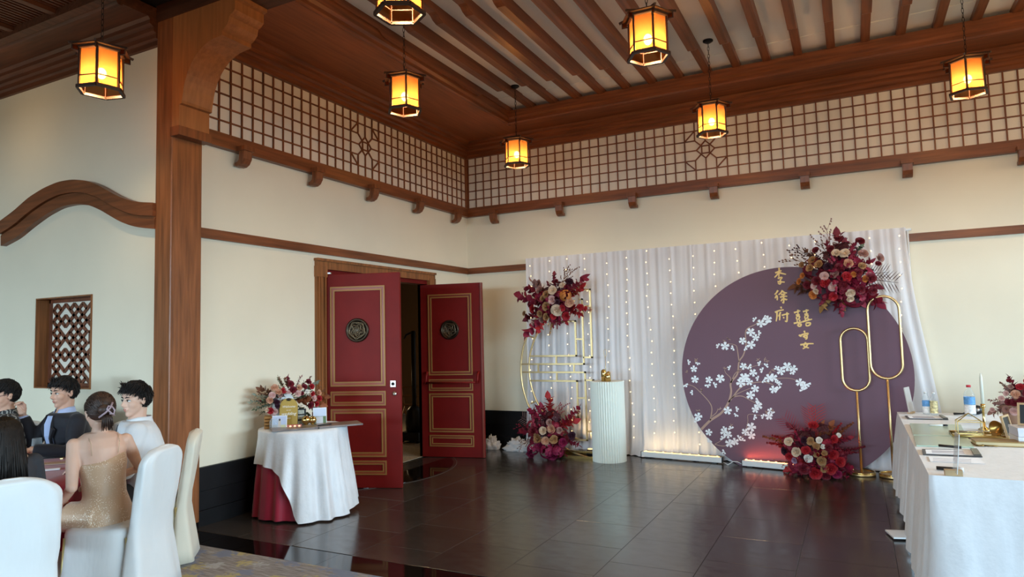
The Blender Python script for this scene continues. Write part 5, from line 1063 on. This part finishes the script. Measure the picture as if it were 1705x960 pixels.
# ================================================================== DINING TABLE, CHAIRS, PEOPLE
DT = V((-.35, -6.45, 0)); DR = .95
t = thing('dining_table', 'round banquet table under a crimson cloth where the guests sit', 'table', DT)
obj('tabletop', MB().lathe([(0, .70), (DR-.02, .70), (DR-.02, .727), (0, .727)], n=48), wx, t)
for k in range(4): a = k*PI/2+.4; obj('leg', MB().tube([(.55*math.cos(a), .55*math.sin(a), .006), (.5*math.cos(a), .5*math.sin(a), .70)], .018, 8), steel, t)
def dcl(u, v):
    a = 2*PI*u
    if v < .4: r_ = DR*v/.4; z = .732
    else: q = (v-.4)/.6; r_ = DR+.008+.05*q+.022*q*math.sin(22*a+.8*math.sin(3*a)); z = .732-.006*min(1, q*8)-(.43)*q
    return (r_*math.cos(a), r_*math.sin(a), z)
obj('tablecloth', MB().grid(dcl, 160, 18, closeu=True), red_satin, None, 'crimson satin cloth on the round dining table', 'tablecloth', None, None, (DT.x, DT.y, 0))
tzD = .735
wood_d = M('bamboo', (.40, .26, .16), .6)
# --- chairs in stretch covers
def chair(label, loc, rz, mat, group):
    t = thing('banquet_chair', label, 'chair', loc, rz, group)         # faces local +x
    def rr_(cx, hx, hy, z, n=24, e=4, dxf=0): return [V((cx+hx*(abs(math.cos(a))**(2/e))*(1 if math.cos(a) > 0 else -1), hy*(abs(math.sin(a))**(2/e))*(1 if math.sin(a) > 0 else -1), z)) for a in [2*PI*k/n for k in range(n)]]
    sk = MB(); rs = []
    for z, hx, hy in ((.02, .265, .262), (.12, .25, .248), (.25, .235, .236), (.38, .226, .228), (.44, .224, .226), (.465, .218, .22), (.475, .19, .195), (.478, .10, .10)):
        ring = rr_(.02, hx, hy, z, 48); 
        if z < .3: ring = [p+V((p.x-.02, p.y, 0)).normalized()*.012*math.sin(k*PI/4+1)*(.4-z)*5.5+V((0, 0, .02*math.sin(k*PI/6))) if z < .05 else p for k, p in enumerate(ring)]
        rs.append(ring)
    sk.rings(rs); obj('seat_cover', sk, mat, t)
    bk = MB(); rs = []
    for z in [0.03, .12, .25, .40, .48, .56, .64, .72, .79, .84, .86, .88, .895, .908, .92, .93, .938, .945, .950, .953]:
        lean = -.225-.16*max(0, z-.42)-.035*max(0, .42-z); w_ = .205+.012*math.sin(PI*min(1, max(0, z-.45)/.5))+.14*max(0, .45-z)
        if z > .84: q = (z-.84)/.112; w_ *= math.sqrt(max(.03, 1-q*q*.96))
        th = .045 if z > .45 else .045+.10*(.45-z)
        if z > .93: th *= max(.25, (.957-z)/.027)
        rg = rr_(lean, th, w_, z, 48, 3.2); rs.append([q+V((q.x-lean, q.y*.3, 0)).normalized()*(.022*max(0, .5-z)*math.sin(j*PI/4+z*3)+.004*math.sin(j*1.1+z*14)*(z > .5)*(z < .9)) for j, q in enumerate(rg)])
    bk.rings(rs); obj('back_cover', bk, mat, t)
    for x in (-.20, .20):
        for y in (-.19, .19): obj('leg', MB().tube([(x*1.08, y*1.08, .0), (x, y, .42)], [.013, .016], 8), M('chair_leg_gold', (.55, .46, .20), .4, .4) if 'chair_leg_gold' not in bpy.data.materials else bpy.data.materials['chair_leg_gold'], t)
    return t
GP = 'white covered banquet chairs'
chair('white covered chair holding the woman in the gold sequin dress', (.915, -6.035, 0), math.atan2(-.40, -.92), white_cover, GP)
chair('cream covered chair against the pillar, behind the man in white', (.50, -5.52, 0), math.atan2(-.74, -.67), cream_cover, GP)
chair('white covered chair in front, behind the long black haired woman', (1.15, -6.80, 0), math.atan2(.36, -.93), white_cover, GP)
chair('white covered chair under the man in the navy jacket', (-.42, -5.40, 0), math.atan2(-1, .05), white_cover, GP)
chair('white covered chair under the man in the patterned shirt', (-1.24, -5.62, 0), math.atan2(-.78, .62), white_cover, GP)

# --- people
def rot3(yaw=0, pitch=0, roll=0): return Matrix.Rotation(yaw, 3, 'Z') @ Matrix.Rotation(pitch, 3, 'Y') @ Matrix.Rotation(roll, 3, 'X')
def head_parts(b, HM):
    def E(c, r, R_=None, n=18, m=12): b.ell(HM@V(c), r, n, m, (HM.to_3x3() @ (R_ or Matrix.Identity(3))))
    E((-.012, 0, .030), (.094, .077, .088)); E((.022, 0, -.035), (.066, .060, .082)); E((.045, 0, -.088), (.036, .034, .030)); E((.062, 0, -.098), (.022, .022, .020))
    E((.048, .033, -.025), (.034, .032, .036)); E((.048, -.033, -.025), (.034, .032, .036)); E((.060, 0, .038), (.030, .055, .030))
    b.tube([HM@V(p) for p in ((.080, 0, .018), (.092, 0, -.005), (.106, 0, -.026), (.094, 0, -.036))], [.009, .010, .0125, .010], 8)
    for s in (-1, 1): E((.090, s*.011, -.034), (.010, .008, .008)); E((-.002, s*.079, -.008), (.018, .008, .030), Matrix.Rotation(s*-.25, 3, 'Z')); E((-.006, s*.083, .006), (.018, .008, .016))
    E((.080, 0, -.060), (.014, .024, .012))
def face(parent, HM, glasses=False):
    R3 = HM.to_3x3()
    for s in (-1, 1):
        b = MB().ell(HM@V((.0735, s*.031, .003)), (.012, .0155, .0085), 12, 8, R3); e = obj('eye', b, eye_w, parent)
        obj('iris', MB().ell(HM@V((.0825, s*.030, .003)), (.0045, .0065, .0068), 10, 6, R3), eye_d, e)
        obj('eyelid', MB().tube([HM@V(p) for p in ((.074, s*.016, .003), (.0845, s*.024, .0105), (.084, s*.036, .0105), (.072, s*.046, .004))], [.0025, .0035, .0035, .002], 6), hair_black, e)
        obj('eyebrow', MB().tube([HM@V(p) for p in ((.0885, s*.012, .024), (.0885, s*.026, .030), (.078, s*.045, .027))], [.003, .0045, .002], 6), hair_black, parent)
    m_ = obj('mouth', MB().tube([HM@V(p) for p in ((.078, -.024, -.062), (.089, -.010, -.058), (.091, 0, -.060), (.089, .010, -.058), (.078, .024, -.062))], [.002, .0045, .004, .0045, .002], 6).tube([HM@V(p) for p in ((.079, -.020, -.064), (.089, 0, -.068), (.079, .020, -.064))], [.002, .0058, .002], 6), lip, parent)
    if glasses:
        g = obj('glasses', MB(), M('glasses_rim', (.10, .03, .03), .3), parent); b = MB()
        for s in (-1, 1):
            b.tube([HM@V((.094-.004*abs(math.cos(a)), s*.033+.026*math.cos(a), .0+.021*math.sin(a))) for a in [2*PI*k/20 for k in range(20)]], .0022, 5, closed=True); b.tube([HM@V((.088, s*.058, .006)), HM@V((.03, s*.082, .008)), HM@V((-.005, s*.084, .01))], .0018, 5)
        b.tube([HM@V((.097, -.008, .004)), HM@V((.099, 0, .007)), HM@V((.097, .008, .004))], .002, 5); g.data = b.mesh('glasses', [bpy.data.materials['glasses_rim']])
SK = lambda d: V((-.012+.100*d.x, .083*d.y, .030+.096*d.z))
def hair_short(parent, HM, mat, seed, spiky=1.0, n=1300, fringe=.055):
    rr = random.Random(seed); b = MB()
    def ok(d):
        p = SK(d)
        if p.x > .045: return p.z > fringe+.3*max(0, abs(p.y)-.05)
        if p.x > -.005: return p.z > .012+.9*max(0, p.x)
        return p.z > -.075-.3*(p.x+.05)
    cap = MB(); rs = []
    def fn(u, v):
        a = 2*PI*u; lim = 0
        for k in range(60):
            el = PI/2-k*.045; d = V((math.cos(el)*math.cos(a), math.cos(el)*math.sin(a), math.sin(el)))
            if not ok(d): break
            lim = k
        el = PI/2-lim*.045*v; d = V((math.cos(el)*math.cos(a), math.cos(el)*math.sin(a), math.sin(el))); p = SK(d)*(1.03 if v < .98 else .97); 
        return HM@p
    cap.grid(fn, 40, 12, closeu=True); b.v, b.f, b.m, b.sm = cap.v, cap.f, cap.m, cap.sm
    wh = V((-.6, .15, .8)).normalized(); c = 0
    while c < n:
        d = V((rr.gauss(0, 1), rr.gauss(0, 1), rr.gauss(0, 1))).normalized()
        if not ok(d): continue
        c += 1; tan = (d-wh*d.dot(wh)); tan = tan-d*tan.dot(d)
        if tan.length < .01: continue
        tan.normalize(); tan = (tan+V((.5, 0, -.25))*(1 if d.z > .3 else .2)+V((rr.uniform(-.5, .5), rr.uniform(-.5, .5), rr.uniform(-.2, .3)))*.7*spiky).normalized(); L = rr.uniform(.035, .06)*(1.15 if d.z > .4 else .65); p0 = SK(d)*1.0
        pts = []
        for k in range(4): q = k/3; pts.append(HM@(p0*(1.02+.040*q*spiky*(1.2 if d.z > .5 else .5))+tan*L*q+V((0, 0, .012*q*(1-q)*4*(d.z > .4)-.006*q))))
        b.tube(pts, [.003, .0038, .003, .0008], 3)
    return obj('hair', b, mat, parent)
def hand(b, W_, d, up, sc=1.0, curl=.5, pinch=False):
    d = V(d).normalized(); up = V(up); up = (up-d*up.dot(d)).normalized(); s = d.cross(up)      # d: towards the fingers, up: back of the hand
    P = lambda x, y, z: W_+(d*x+s*y+up*z)*sc
    b.rings([[P(x, y*w_, z*h+.0) for y, z in ((-1, -.6), (-.6, -1), (.6, -1), (1, -.6), (1, .6), (.6, 1), (-.6, 1), (-1, .6))] for x, w_, h in ((-.01, .024, .018), (.02, .030, .016), (.055, .040, .014), (.085, .041, .012), (.095, .036, .009))])
    for k, (y, L) in enumerate(((-.031, .062), (-.010, .075), (.011, .070), (.031, .055))):
        cu = curl*(1+.12*k); p = [P(.078, y, 0)]; ang = 0; x, z = .090, .0
        for j, seg in enumerate((.46, .30, .24)):
            ang += cu*(.75 if j == 0 else 1.0); x += L*seg*math.cos(ang)*1.05; z -= L*seg*math.sin(ang)*1.05; p.append(P(x, y*(1.0-.06*j), z))
        b.tube([P(.07, y, 0)]+p, [.0085, .0090, .0086, .0078, .0062], 8)
    th = [P(.005, -.024, -.004), P(.032, -.046, -.012), P(.060, -.054, -.022), P(.082, -.044, -.034)] if not pinch else [P(.005, -.024, -.006), P(.030, -.042, -.022), P(.062, -.036, -.040), P(.085, -.020, -.048)]
    b.tube(th, [.012, .0115, .0095, .0070], 8)
def lerp3(a, c, q): return a+(c-a)*q
def person(label, loc, yaw, skin, head, lean, arms, style, hairfn, seed, glasses=False, sc=1.0, fem=False, legs=True, twist=0, hcol=None):
    t = thing('person', label, 'person', loc, yaw); t.scale = (sc, sc, sc)
    lx, ly = lean
    HM = Matrix.Translation(V(head[0])) @ rot3(*head[1]).to_4x4()
    sh = .165 if fem else .205
    base = [(0, 0, .475, .145, .170), (0, 0, .55, .130, .165 if fem else .170), (lx*.22, ly*.2, .66, .105, .125 if fem else .155), (lx*.42, ly*.42, .76, .108, .125 if fem else .165), (lx*.62, ly*.62, .86, .118, .140 if fem else .18), (lx*.82, ly*.82, .96, .108, .150 if fem else .192), (lx*.95, ly*.95, 1.02, .088, .135 if fem else .17), (lx, ly, 1.055, .062, .085 if fem else .10)]
    def tw(z): return twist*max(0, min(1, (z-.5)/.4))
    def ring(cx, cy, z, dx, dy, ex=0, n=28):
        c, s = math.cos(tw(z)), math.sin(tw(z)); o = []
        for k in range(n):
            a = 2*PI*k/n; px, py = (dx+ex)*math.cos(a)*(1 if math.cos(a) > 0 or fem else .95), (dy+ex)*math.sin(a); o.append(V((cx+c*px-s*py, cy+s*px+c*py, z)))
        return o
    shp = {s: V((lx*.93, ly*.93, 1.0))+Matrix.Rotation(twist, 3, 'Z')@V((-.005, s*(sh-.015), 0)) for s in (1, -1)}
    body = MB(); body.rings([ring(*r_) for r_ in base])
    nb = V((lx, ly, 1.04)); hb = HM@V((-.02, 0, -.055)); body.tube([nb-V((0, 0, .04)), nb.lerp(hb, .5), hb], [.058 if fem else .068, .047 if fem else .058, .047 if fem else .056], 14)
    head_parts(body, HM)
    ar = (.037, .040, .034, .031, .024) if fem else (.046, .046, .040, .038, .029)
    for s in (1, -1):
        el, wr, hd, hu, curl, pinch = arms[s]; el, wr = V(el), V(wr); S0 = shp[s]
        body.ell(S0+V((0, 0, -.008)), (ar[0]*1.08,)*3, 12, 8); body.tube([S0, S0.lerp(el, .5), el, el.lerp(wr, .4), wr], [ar[0]*1.1, ar[1], ar[2], ar[3], ar[4]], 12); body.ell(el, ar[2]*1.02, 10, 8)
        hand(body, wr, hd, hu, .93 if fem else 1.02, curl, pinch)
    if legs:
        for s in (1, -1):
            k_ = V((.44, s*.10, .50)); a_ = V((.40, s*.11, .075)); body.tube([V((0, s*.085, .50)), V((.22, s*.095, .515)), k_, k_.lerp(a_, .35), a_], [.088, .080, .060, .055, .040], 14); body.tube([a_+V((-.03, 0, -.02)), a_+V((.06, 0, -.035)), a_+V((.17, 0, -.05))], [.040, .042, .026], 10)
    bo = obj('body', body, skin, t); remesh(bo, .0065, 3, .45)
    face(t, HM, glasses)
    def garment(name, mat, z0, z1, ex, slv=None, slx=.012, vox=.010, extra=None, it=6):
        g = MB(); rs = [r_ for r_ in base if z0 <= r_[2] <= z1]; g.rings([ring(*r_, ex=ex) for r_ in rs])
        if slv:
            for s in (1, -1):
                el, wr = V(arms[s][0]), V(arms[s][1]); S0 = shp[s]; g.ell(S0+V((0, 0, -.010)), (ar[0]*1.08+slx*.8,)*3, 12, 8); P = [S0, S0.lerp(el, .5), el]; rd = [ar[0]*1.08+slx*.8, ar[1]+slx, ar[2]+slx*1.1]
                if slv > .5: P += [el.lerp(wr, .5), el.lerp(wr, slv)]; rd += [ar[3]+slx, ar[4]+slx]
                else: P[-1] = S0.lerp(el, slv*2)
                g.tube(P, rd, 12); 
                if slv > .5: g.ell(el, ar[2]+slx*1.1, 10, 8)
        if extra: extra(g)
        o = obj(name, g, mat, t); remesh(o, vox, it, .5); return o
    style(garment, HM, V((lx, ly, 1.05)), t, ring, base, shp)
    hairfn(t, HM)
    if legs and not fem:
        for s in (1, -1):
            g = MB(); k_ = V((.45, s*.10, .50)); a_ = V((.40, s*.11, .10)); g.tube([V((-.05, s*.08, .52)), V((.2, s*.095, .52)), k_, k_.lerp(a_, .4), a_], [.105, .094, .076, .070, .062], 14); o = obj('trouser_leg', g, M('trousers', (.03, .03, .035), .8) if 'trousers' not in bpy.data.materials else bpy.data.materials['trousers'], t); remesh(o, .012, 4, .5)
    if legs:
        for s in (1, -1): o = obj('shoe', MB().tube([V((.34, s*.11, .05)), V((.46, s*.11, .045)), V((.58, s*.11, .035))], [.045, .048, .030], 12), black_plastic, t); o.data.transform(Matrix.Translation((0, 0, .003)))
    return t
def collar(t, mat, c, R0, spread=.05, h=.045, name='collar', tilt_=0):
    b = MB()
    def fn(u, v):
        a = .45+(2*PI-.9)*u; r_ = R0*(1+.0*v)+.004+.018*v; z = h*(1-v)*1.0-.012*v; x = r_*math.cos(a)*.95; y = r_*math.sin(a)
        k = max(0, math.cos(a)); x += .03*k*v; z -= .045*k*v+.02*k
        return V(c)+V((x, y, z))
    b.grid(fn, 30, 5); o = obj(name, b, mat, t); so_ = o.modifiers.new('thick', 'SOLIDIFY'); so_.thickness = .004; return o

# man in navy jacket (raised hand, light blue shirt)
navy = M('navy_suit', (.008, .009, .016), .75, sheen=.15, var=.2, vs=30); blue_shirt = M('light_blue_shirt', (.42, .52, .78), .7)
def st_navy(g, HM, nb, t, ring, base, shp):
    g('jacket', navy, .47, 1.06, .028, .92, .019)
    b = MB(); P = [(.112, 1.035, .056), (.152, .97, .058), (.172, .88, .048), (.168, .78, .022), (.15, .68, .012)]
    lx = nb.x
    b.rings([[V((lx*((z-.5)/.55)+x-.02, nb.y*((z-.5)/.55)-w_, z)), V((lx*((z-.5)/.55)+x+.012, nb.y*((z-.5)/.55), z)), V((lx*((z-.5)/.55)+x-.02, nb.y*((z-.5)/.55)+w_, z)), V((lx*((z-.5)/.55)+x-.06, nb.y*((z-.5)/.55), z))] for x, z, w_ in P], sm=False); obj('shirt_front', b, blue_shirt, t)
    collar(t, blue_shirt, nb+V((-.005, 0, .0)), .062, h=.048, name='shirt_collar')
    for s in (1, -1):
        b = MB(); q = [(.105, .06*s, 1.04), (.150, .075*s, .95), (.150, .105*s, .93), (.165, .055*s, .86), (.165, .022*s, .74), (.160, .012*s, .74), (.165, .034*s, .86), (.13, .050*s, .98)]
        pts = [V((nb.x*((z-.5)/.55)+x+.006, nb.y*((z-.5)/.55)+y, z)) for x, y, z in q]; b.add(pts+[p+V((-.02, 0, 0)) for p in pts], [tuple(range(8)), tuple(range(15, 7, -1))]+[(i, i+8, (i+1) % 8+8, (i+1) % 8) for i in range(8)]); obj('lapel', b, navy, t)
nav = person('man in navy jacket and light blue shirt raising one hand at the table', (-.615, -5.375, 0), math.atan2(-.99, -.10), skinA, ((.135, .0, 1.215), (.16, .10, 0)), (.13, 0),
    {1: ((.18, .24, .76), (.42, .12, .80), (.9, -.3, -.05), (0, 0, 1), .55, False), -1: ((.24, -.26, .80), (.31, -.30, 1.035), (.12, .02, 1), (-.9, -.4, .1), .95, True)}, st_navy, lambda t, HM: hair_short(t, HM, hair_black, 11, .6), 1, sc=1.01)
cuff = obj('shirt_cuff', MB().tube([(.302, -.297, .985), (.308, -.299, 1.03)], [.041, .038], 14), blue_shirt, nav)

# man in white overshirt
white_shirt = M('white_overshirt', (.72, .76, .80), .8, bump=.25, bs=16); grey_tee = M('dark_grey_tee', (.055, .06, .065), .85)
def st_white(g, HM, nb, t, ring, base, shp):
    g('undershirt', grey_tee, .55, 1.06, .010, None)
    def ex(m_):
        for z, r_ in ((.50, .03), (.62, .03)): pass
    g('overshirt', white_shirt, .47, 1.06, .036, .93, .026)
    collar(t, white_shirt, nb+V((-.014, 0, -.016)), .080, h=.046, name='shirt_collar')
    b = MB(); b.rings([[V((nb.x+x, nb.y+y, z)) for x, y, z in ((.095, -.040, 1.035), (.122, 0, 1.025), (.095, .040, 1.035), (.06, 0, 1.045))], [V((nb.x+x, nb.y+y, z)) for x, y, z in ((.128, -.014, .92), (.150, 0, .92), (.128, .014, .92), (.08, 0, .92))]], sm=False); obj('tee_front', b, grey_tee, t)
wht = person('man in white overshirt with dark wavy hair seated by the pillar', (.565, -5.545, 0), math.atan2(-.80, -.60), skinB, ((.115, .02, 1.205), (.66, .08, 0)), (.11, 0),
    {1: ((.16, .25, .74), (.40, .16, .76), (.9, -.3, 0), (0, 0, 1), .5, False), -1: ((.13, -.27, .74), (.37, -.20, .76), (.9, .3, 0), (0, 0, 1), .5, False)}, st_white, lambda t, HM: hair_short(t, HM, hair_black, 5, 1.15, 1400), 2, sc=1.0)

# man in patterned shirt and glasses
def st_print(g, HM, nb, t, ring, base, shp):
    g('shirt', leaf_print, .47, 1.06, .030, .40, .026)
    collar(t, leaf_print, nb+V((-.01, 0, -.012)), .080, h=.05, name='shirt_collar')
prn = person('man with glasses and grey leaf patterned shirt at the picture edge', (-1.06, -5.60, 0), math.atan2(-.94, -.34), skinA, ((.12, 0, 1.20), (.28, .10, 0)), (.12, 0),
    {1: ((.16, .27, .74), (.40, .18, .76), (.9, -.4, 0), (0, 0, 1), .5, False), -1: ((.14, -.28, .74), (.38, -.18, .76), (.9, .4, 0), (0, 0, 1), .5, False)}, st_print, lambda t, HM: hair_short(t, HM, hair_black, 8, .45, 1400, .030), 3, True, sc=1.01)

# woman in gold sequin dress, back to the camera, hair clipped
def st_gold(g, HM, nb, t, ring, base, shp):
    b = MB(); rs = []
    for r_ in base[:5]: rs.append(ring(*r_, ex=.008))
    r5 = base[5]; top = ring(r5[0], r5[1], .90, r5[3], r5[4]-.012, ex=.007); rs.append([p+V((0, 0, -.045*math.sin(2*PI*k/28))) for k, p in enumerate(top)])
    b.rings(rs, True)
    for s in (1, -1): b.tube([V((-.02, s*.085, .525)), V((.10, s*.090, .53)), V((.19, s*.093, .533))], [.100, .097, .093], 16)
    o = obj('dress', b, sequin, t); remesh(o, .008, 5, .5)
    for s in (1, -1):
        top_ = V((nb.x-.02, nb.y, 1.035))+Matrix.Rotation(TWIST, 3, 'Z')@V((-.02, s*.088, 0)); bk = V((nb.x*.75, nb.y*.75, .92))+Matrix.Rotation(TWIST, 3, 'Z')@V((-.113, s*.075, 0)); md = (top_+bk)/2+Matrix.Rotation(TWIST, 3, 'Z')@V((-.040, 0, .015)); obj('strap', MB().tube([bk, md, top_+V((0, 0, .012))], .0022, 6), sequin, t)
tw_ = .9; TWIST = -.72
def hair_clip(t, HM):
    rr = random.Random(4); b = MB(); end = V((-.108, .0, -.022))
    def fn(u, v):
        a = 2*PI*u; lim = 0
        for k in range(60):
            el = PI/2-k*.045; d = V((math.cos(el)*math.cos(a), math.cos(el)*math.sin(a), math.sin(el))); p = SK(d)
            if (p.x > .03 and p.z < .062) or (p.x <= .03 and p.x > -.02 and p.z < -.012) or p.z < -.062: break
            lim = k
        el = PI/2-lim*.045*v; d = V((math.cos(el)*math.cos(a), math.cos(el)*math.sin(a), math.sin(el))); return HM@(SK(d)*(1.06 if v < .97 else 1.0))
    b.grid(fn, 44, 14, closeu=True)
    for k in range(700):
        a = rr.uniform(-2.6, 2.6); el = rr.uniform(-.35, 1.45); d = V((math.cos(el)*math.cos(a), math.cos(el)*math.sin(a), math.sin(el))); p = SK(d)
        if (p.x > .03 and p.z < .055) or p.z < -.03: continue
        pts = []
        for j in range(6):
            q = j/5; m_ = p.lerp(end+V((0, rr.uniform(-.012, .012), rr.uniform(-.012, .012))), q); r_ = ((m_-V((-.012, 0, .03))).length); dirn = (m_-V((-.012, 0, .03))); dirn = dirn.normalized() if r_ > 1e-4 else V((0, 0, 1)); s_ = SK(dirn)*1.075; pts.append(HM@(s_.lerp(m_, q**4)))
        b.tube(pts, [.0025, .0035, .0035, .0035, .0035, .0025], 3)
    b.ell(HM@V((-.118, .012, .006)), (.030, .040, .034), 14, 10, HM.to_3x3())
    for k in range(60):
        y = rr.uniform(-.028, .028); L = rr.uniform(.06, .105); pts = [HM@V((-.105, y*.5, -.02)), HM@V((-.118-.01*rr.random(), y, -.05)), HM@V((-.112+rr.uniform(-.02, .012), y*1.35, -.03-L))]; b.tube(pts, [.006, .006, .0015], 4)
    obj('hair', b, hair_brown, t)
    c = MB(); mv = M('mauve_clip', (.36, .27, .31), .3)
    c.tube([HM@V(p) for p in ((-.135, .055, -.045), (-.152, .02, -.018), (-.156, -.010, .012), (-.140, -.030, .045))], .006, 8); c.tube([HM@V(p) for p in ((-.135, -.040, -.040), (-.154, -.012, -.022), (-.156, .012, .004), (-.150, .0, .024), (-.152, -.022, .016), (-.154, -.035, -.006), (-.150, -.03, -.03), (-.154, -.004, -.026))], .0055, 8)
    obj('hair_clip', c, mv, t)
gw = person('woman in gold sequin strap dress with clipped up brown hair, back turned', (.85, -6.065, 0), math.atan2(-.36, -.93), skinB, ((.075, -.02, 1.185), (-.58, .16, 0)), (.07, -.015),
    {1: ((.10, .185, .735), (.27, .06, .61), (.5, -.7, -.3), (.3, .3, 1), .5, False), -1: ((-.03, -.285, .765), (.17, -.16, .70), (.9, .35, -.1), (0, 0, 1), .5, False)}, st_gold, hair_clip, 4, fem=True, sc=.985, twist=TWIST)

# woman with long black hair, seen from behind
dark_top = M('dark_grey_top', (.035, .037, .045), .85)
def st_dark(g, HM, nb, t, ring, base, shp): g('top', dark_top, .47, 1.05, .014, .9, .012)
def hair_long(t, HM):
    rr = random.Random(9); b = MB(); b.ell(HM@V((-.018, 0, .034)), (.103, .090, .094), 20, 14, HM.to_3x3())
    for k in range(900):
        a = rr.choice((-1, 1))*rr.uniform(.9, PI); el = rr.uniform(-.1, 1.4); d = V((math.cos(el)*math.cos(a), math.cos(el)*math.sin(a), math.sin(el))); pts = []
        for e in (el, el*.5, 0): q = V((math.cos(e)*math.cos(a), math.cos(e)*math.sin(a), math.sin(e))); pts.append(HM@(SK(q)*1.09))
        base_ = SK(V((math.cos(a), math.sin(a), 0)))*1.10; L = rr.uniform(.26, .40); j = V((rr.uniform(-.02, .01), rr.uniform(-.015, .015), 0))
        for q in (.3, .65, 1): pts.append((HM@base_)+V((-.045*q, base_.y*.25*q, -L*q))+j*q)
        b.tube(pts, [.004, .0055, .006, .0065, .006, .002], 3)
    obj('hair', b, hair_black, t)
lw_ = person('woman with long black hair and dark top at the front chair, back turned', (1.06, -6.765, 0), math.atan2(.36, -.93), skinB, ((.11, .0, 1.125), (.1, .22, 0)), (.13, 0),
    {1: ((.20, .19, .72), (.36, .10, .755), (.9, -.3, 0), (0, 0, 1), .4, False), -1: ((.20, -.19, .72), (.36, -.10, .755), (.9, .3, 0), (0, 0, 1), .4, False)}, st_dark, hair_long, 5, fem=True, sc=.965)

# receptionist half hidden behind the flowers
rp = person('person with black hair sitting behind the reception table flowers', (6.83, -.60, 0), math.atan2(-1, -.15), skinB, ((.10, 0, 1.02), (0, .45, 0)), (.11, 0),
    {1: ((.20, .19, .74), (.36, .10, .80), (.9, -.3, 0), (0, 0, 1), .4, False), -1: ((.20, -.19, .74), (.36, -.10, .80), (.9, .3, 0), (0, 0, 1), .4, False)}, st_dark, lambda t, HM: hair_short(t, HM, hair_black, 15, .4, 1300), 6, fem=True, sc=.97)
t = thing('stool', 'dark stool under the person behind the reception flowers', 'chair', (6.84, -.58, 0)); obj('seat', MB().lathe([(0, .42), (.17, .42), (.18, .44), (.17, .455), (0, .455)], n=24), black_plastic, t)
for k in range(4): a = k*PI/2+.78; obj('leg', MB().tube([(.16*math.cos(a), .16*math.sin(a), 0), (.12*math.cos(a), .12*math.sin(a), .42)], .012, 8), black_iron, t)

# things on the dining table
def on_d(px, py, z=tzD): return on_z(px, py, z)
def tumbler(label, px, py, juice):
    p = on_d(px, py); t = thing('drinking_glass', label, 'glass', p); obj('bowl', MB().lathe([(0, 0), (.028, 0), (.030, .004), (.038, .07), (.034, .135), (.032, .135), (.036, .07), (.028, .01), (0, .008)], n=20), glass, t)
    if juice: obj('juice', MB().lathe([(0, .009), (.027, .011), (.0345, .065), (0, .065)], n=20), M('orange_juice', (.80, .42, .03), .3), t)
tumbler('glass of orange juice on the crimson dining table', 61, 757, True); tumbler('empty clear glass beside the glass of orange juice', 50, 753, False)
def flat(label, name, px, py, w_, h, rz, mat, cat, th=.006):
    p = on_d(px, py); t = thing(name, label, cat, p, rz); o = obj('sheet', MB().box(-w_/2, w_/2, -h/2, h/2, 0, th), mat, t); bevel(o, .002); return t
pink_paper = M('menu_tan', (.50, .36, .28), .7)
flat('tan menu folder lying at the far side of the dining table', 'menu_folder', 98, 754, .30, .12, .5, pink_paper, 'menu'); flat('tan menu folder lying nearest the woman in gold', 'menu_folder', 96, 771, .26, .10, .75, pink_paper, 'menu'); flat('white folded napkin near the front chair on the dining table', 'napkin', 78, 783, .16, .04, .9, paper, 'napkin', .01)
p = on_d(92, 764); t = thing('chopsticks', 'pair of dark chopsticks on a rest on the dining table', 'chopsticks', p, .7)
for y in (-.008, .008): obj('stick', MB().tube([(-.11, y, .012), (.11, y*.6, .010)], [.004, .0025], 6), black_plastic, t)
obj('rest', MB().box(.04, .06, -.02, .02, 0, .009), gold, t)
p = on_d(84, 747); t = thing('table_card', 'small pale folded card with dark clip on the dining table', 'card', p, .4); obj('card', MB().rings([[V((-.05, -.03, 0)), V((.05, -.03, 0)), V((.05, 0, .06)), V((-.05, 0, .06))], [V((-.05, -.027, 0)), V((.05, -.027, 0)), V((.05, .003, .06)), V((-.05, .003, .06))]], sm=False), paper, t)
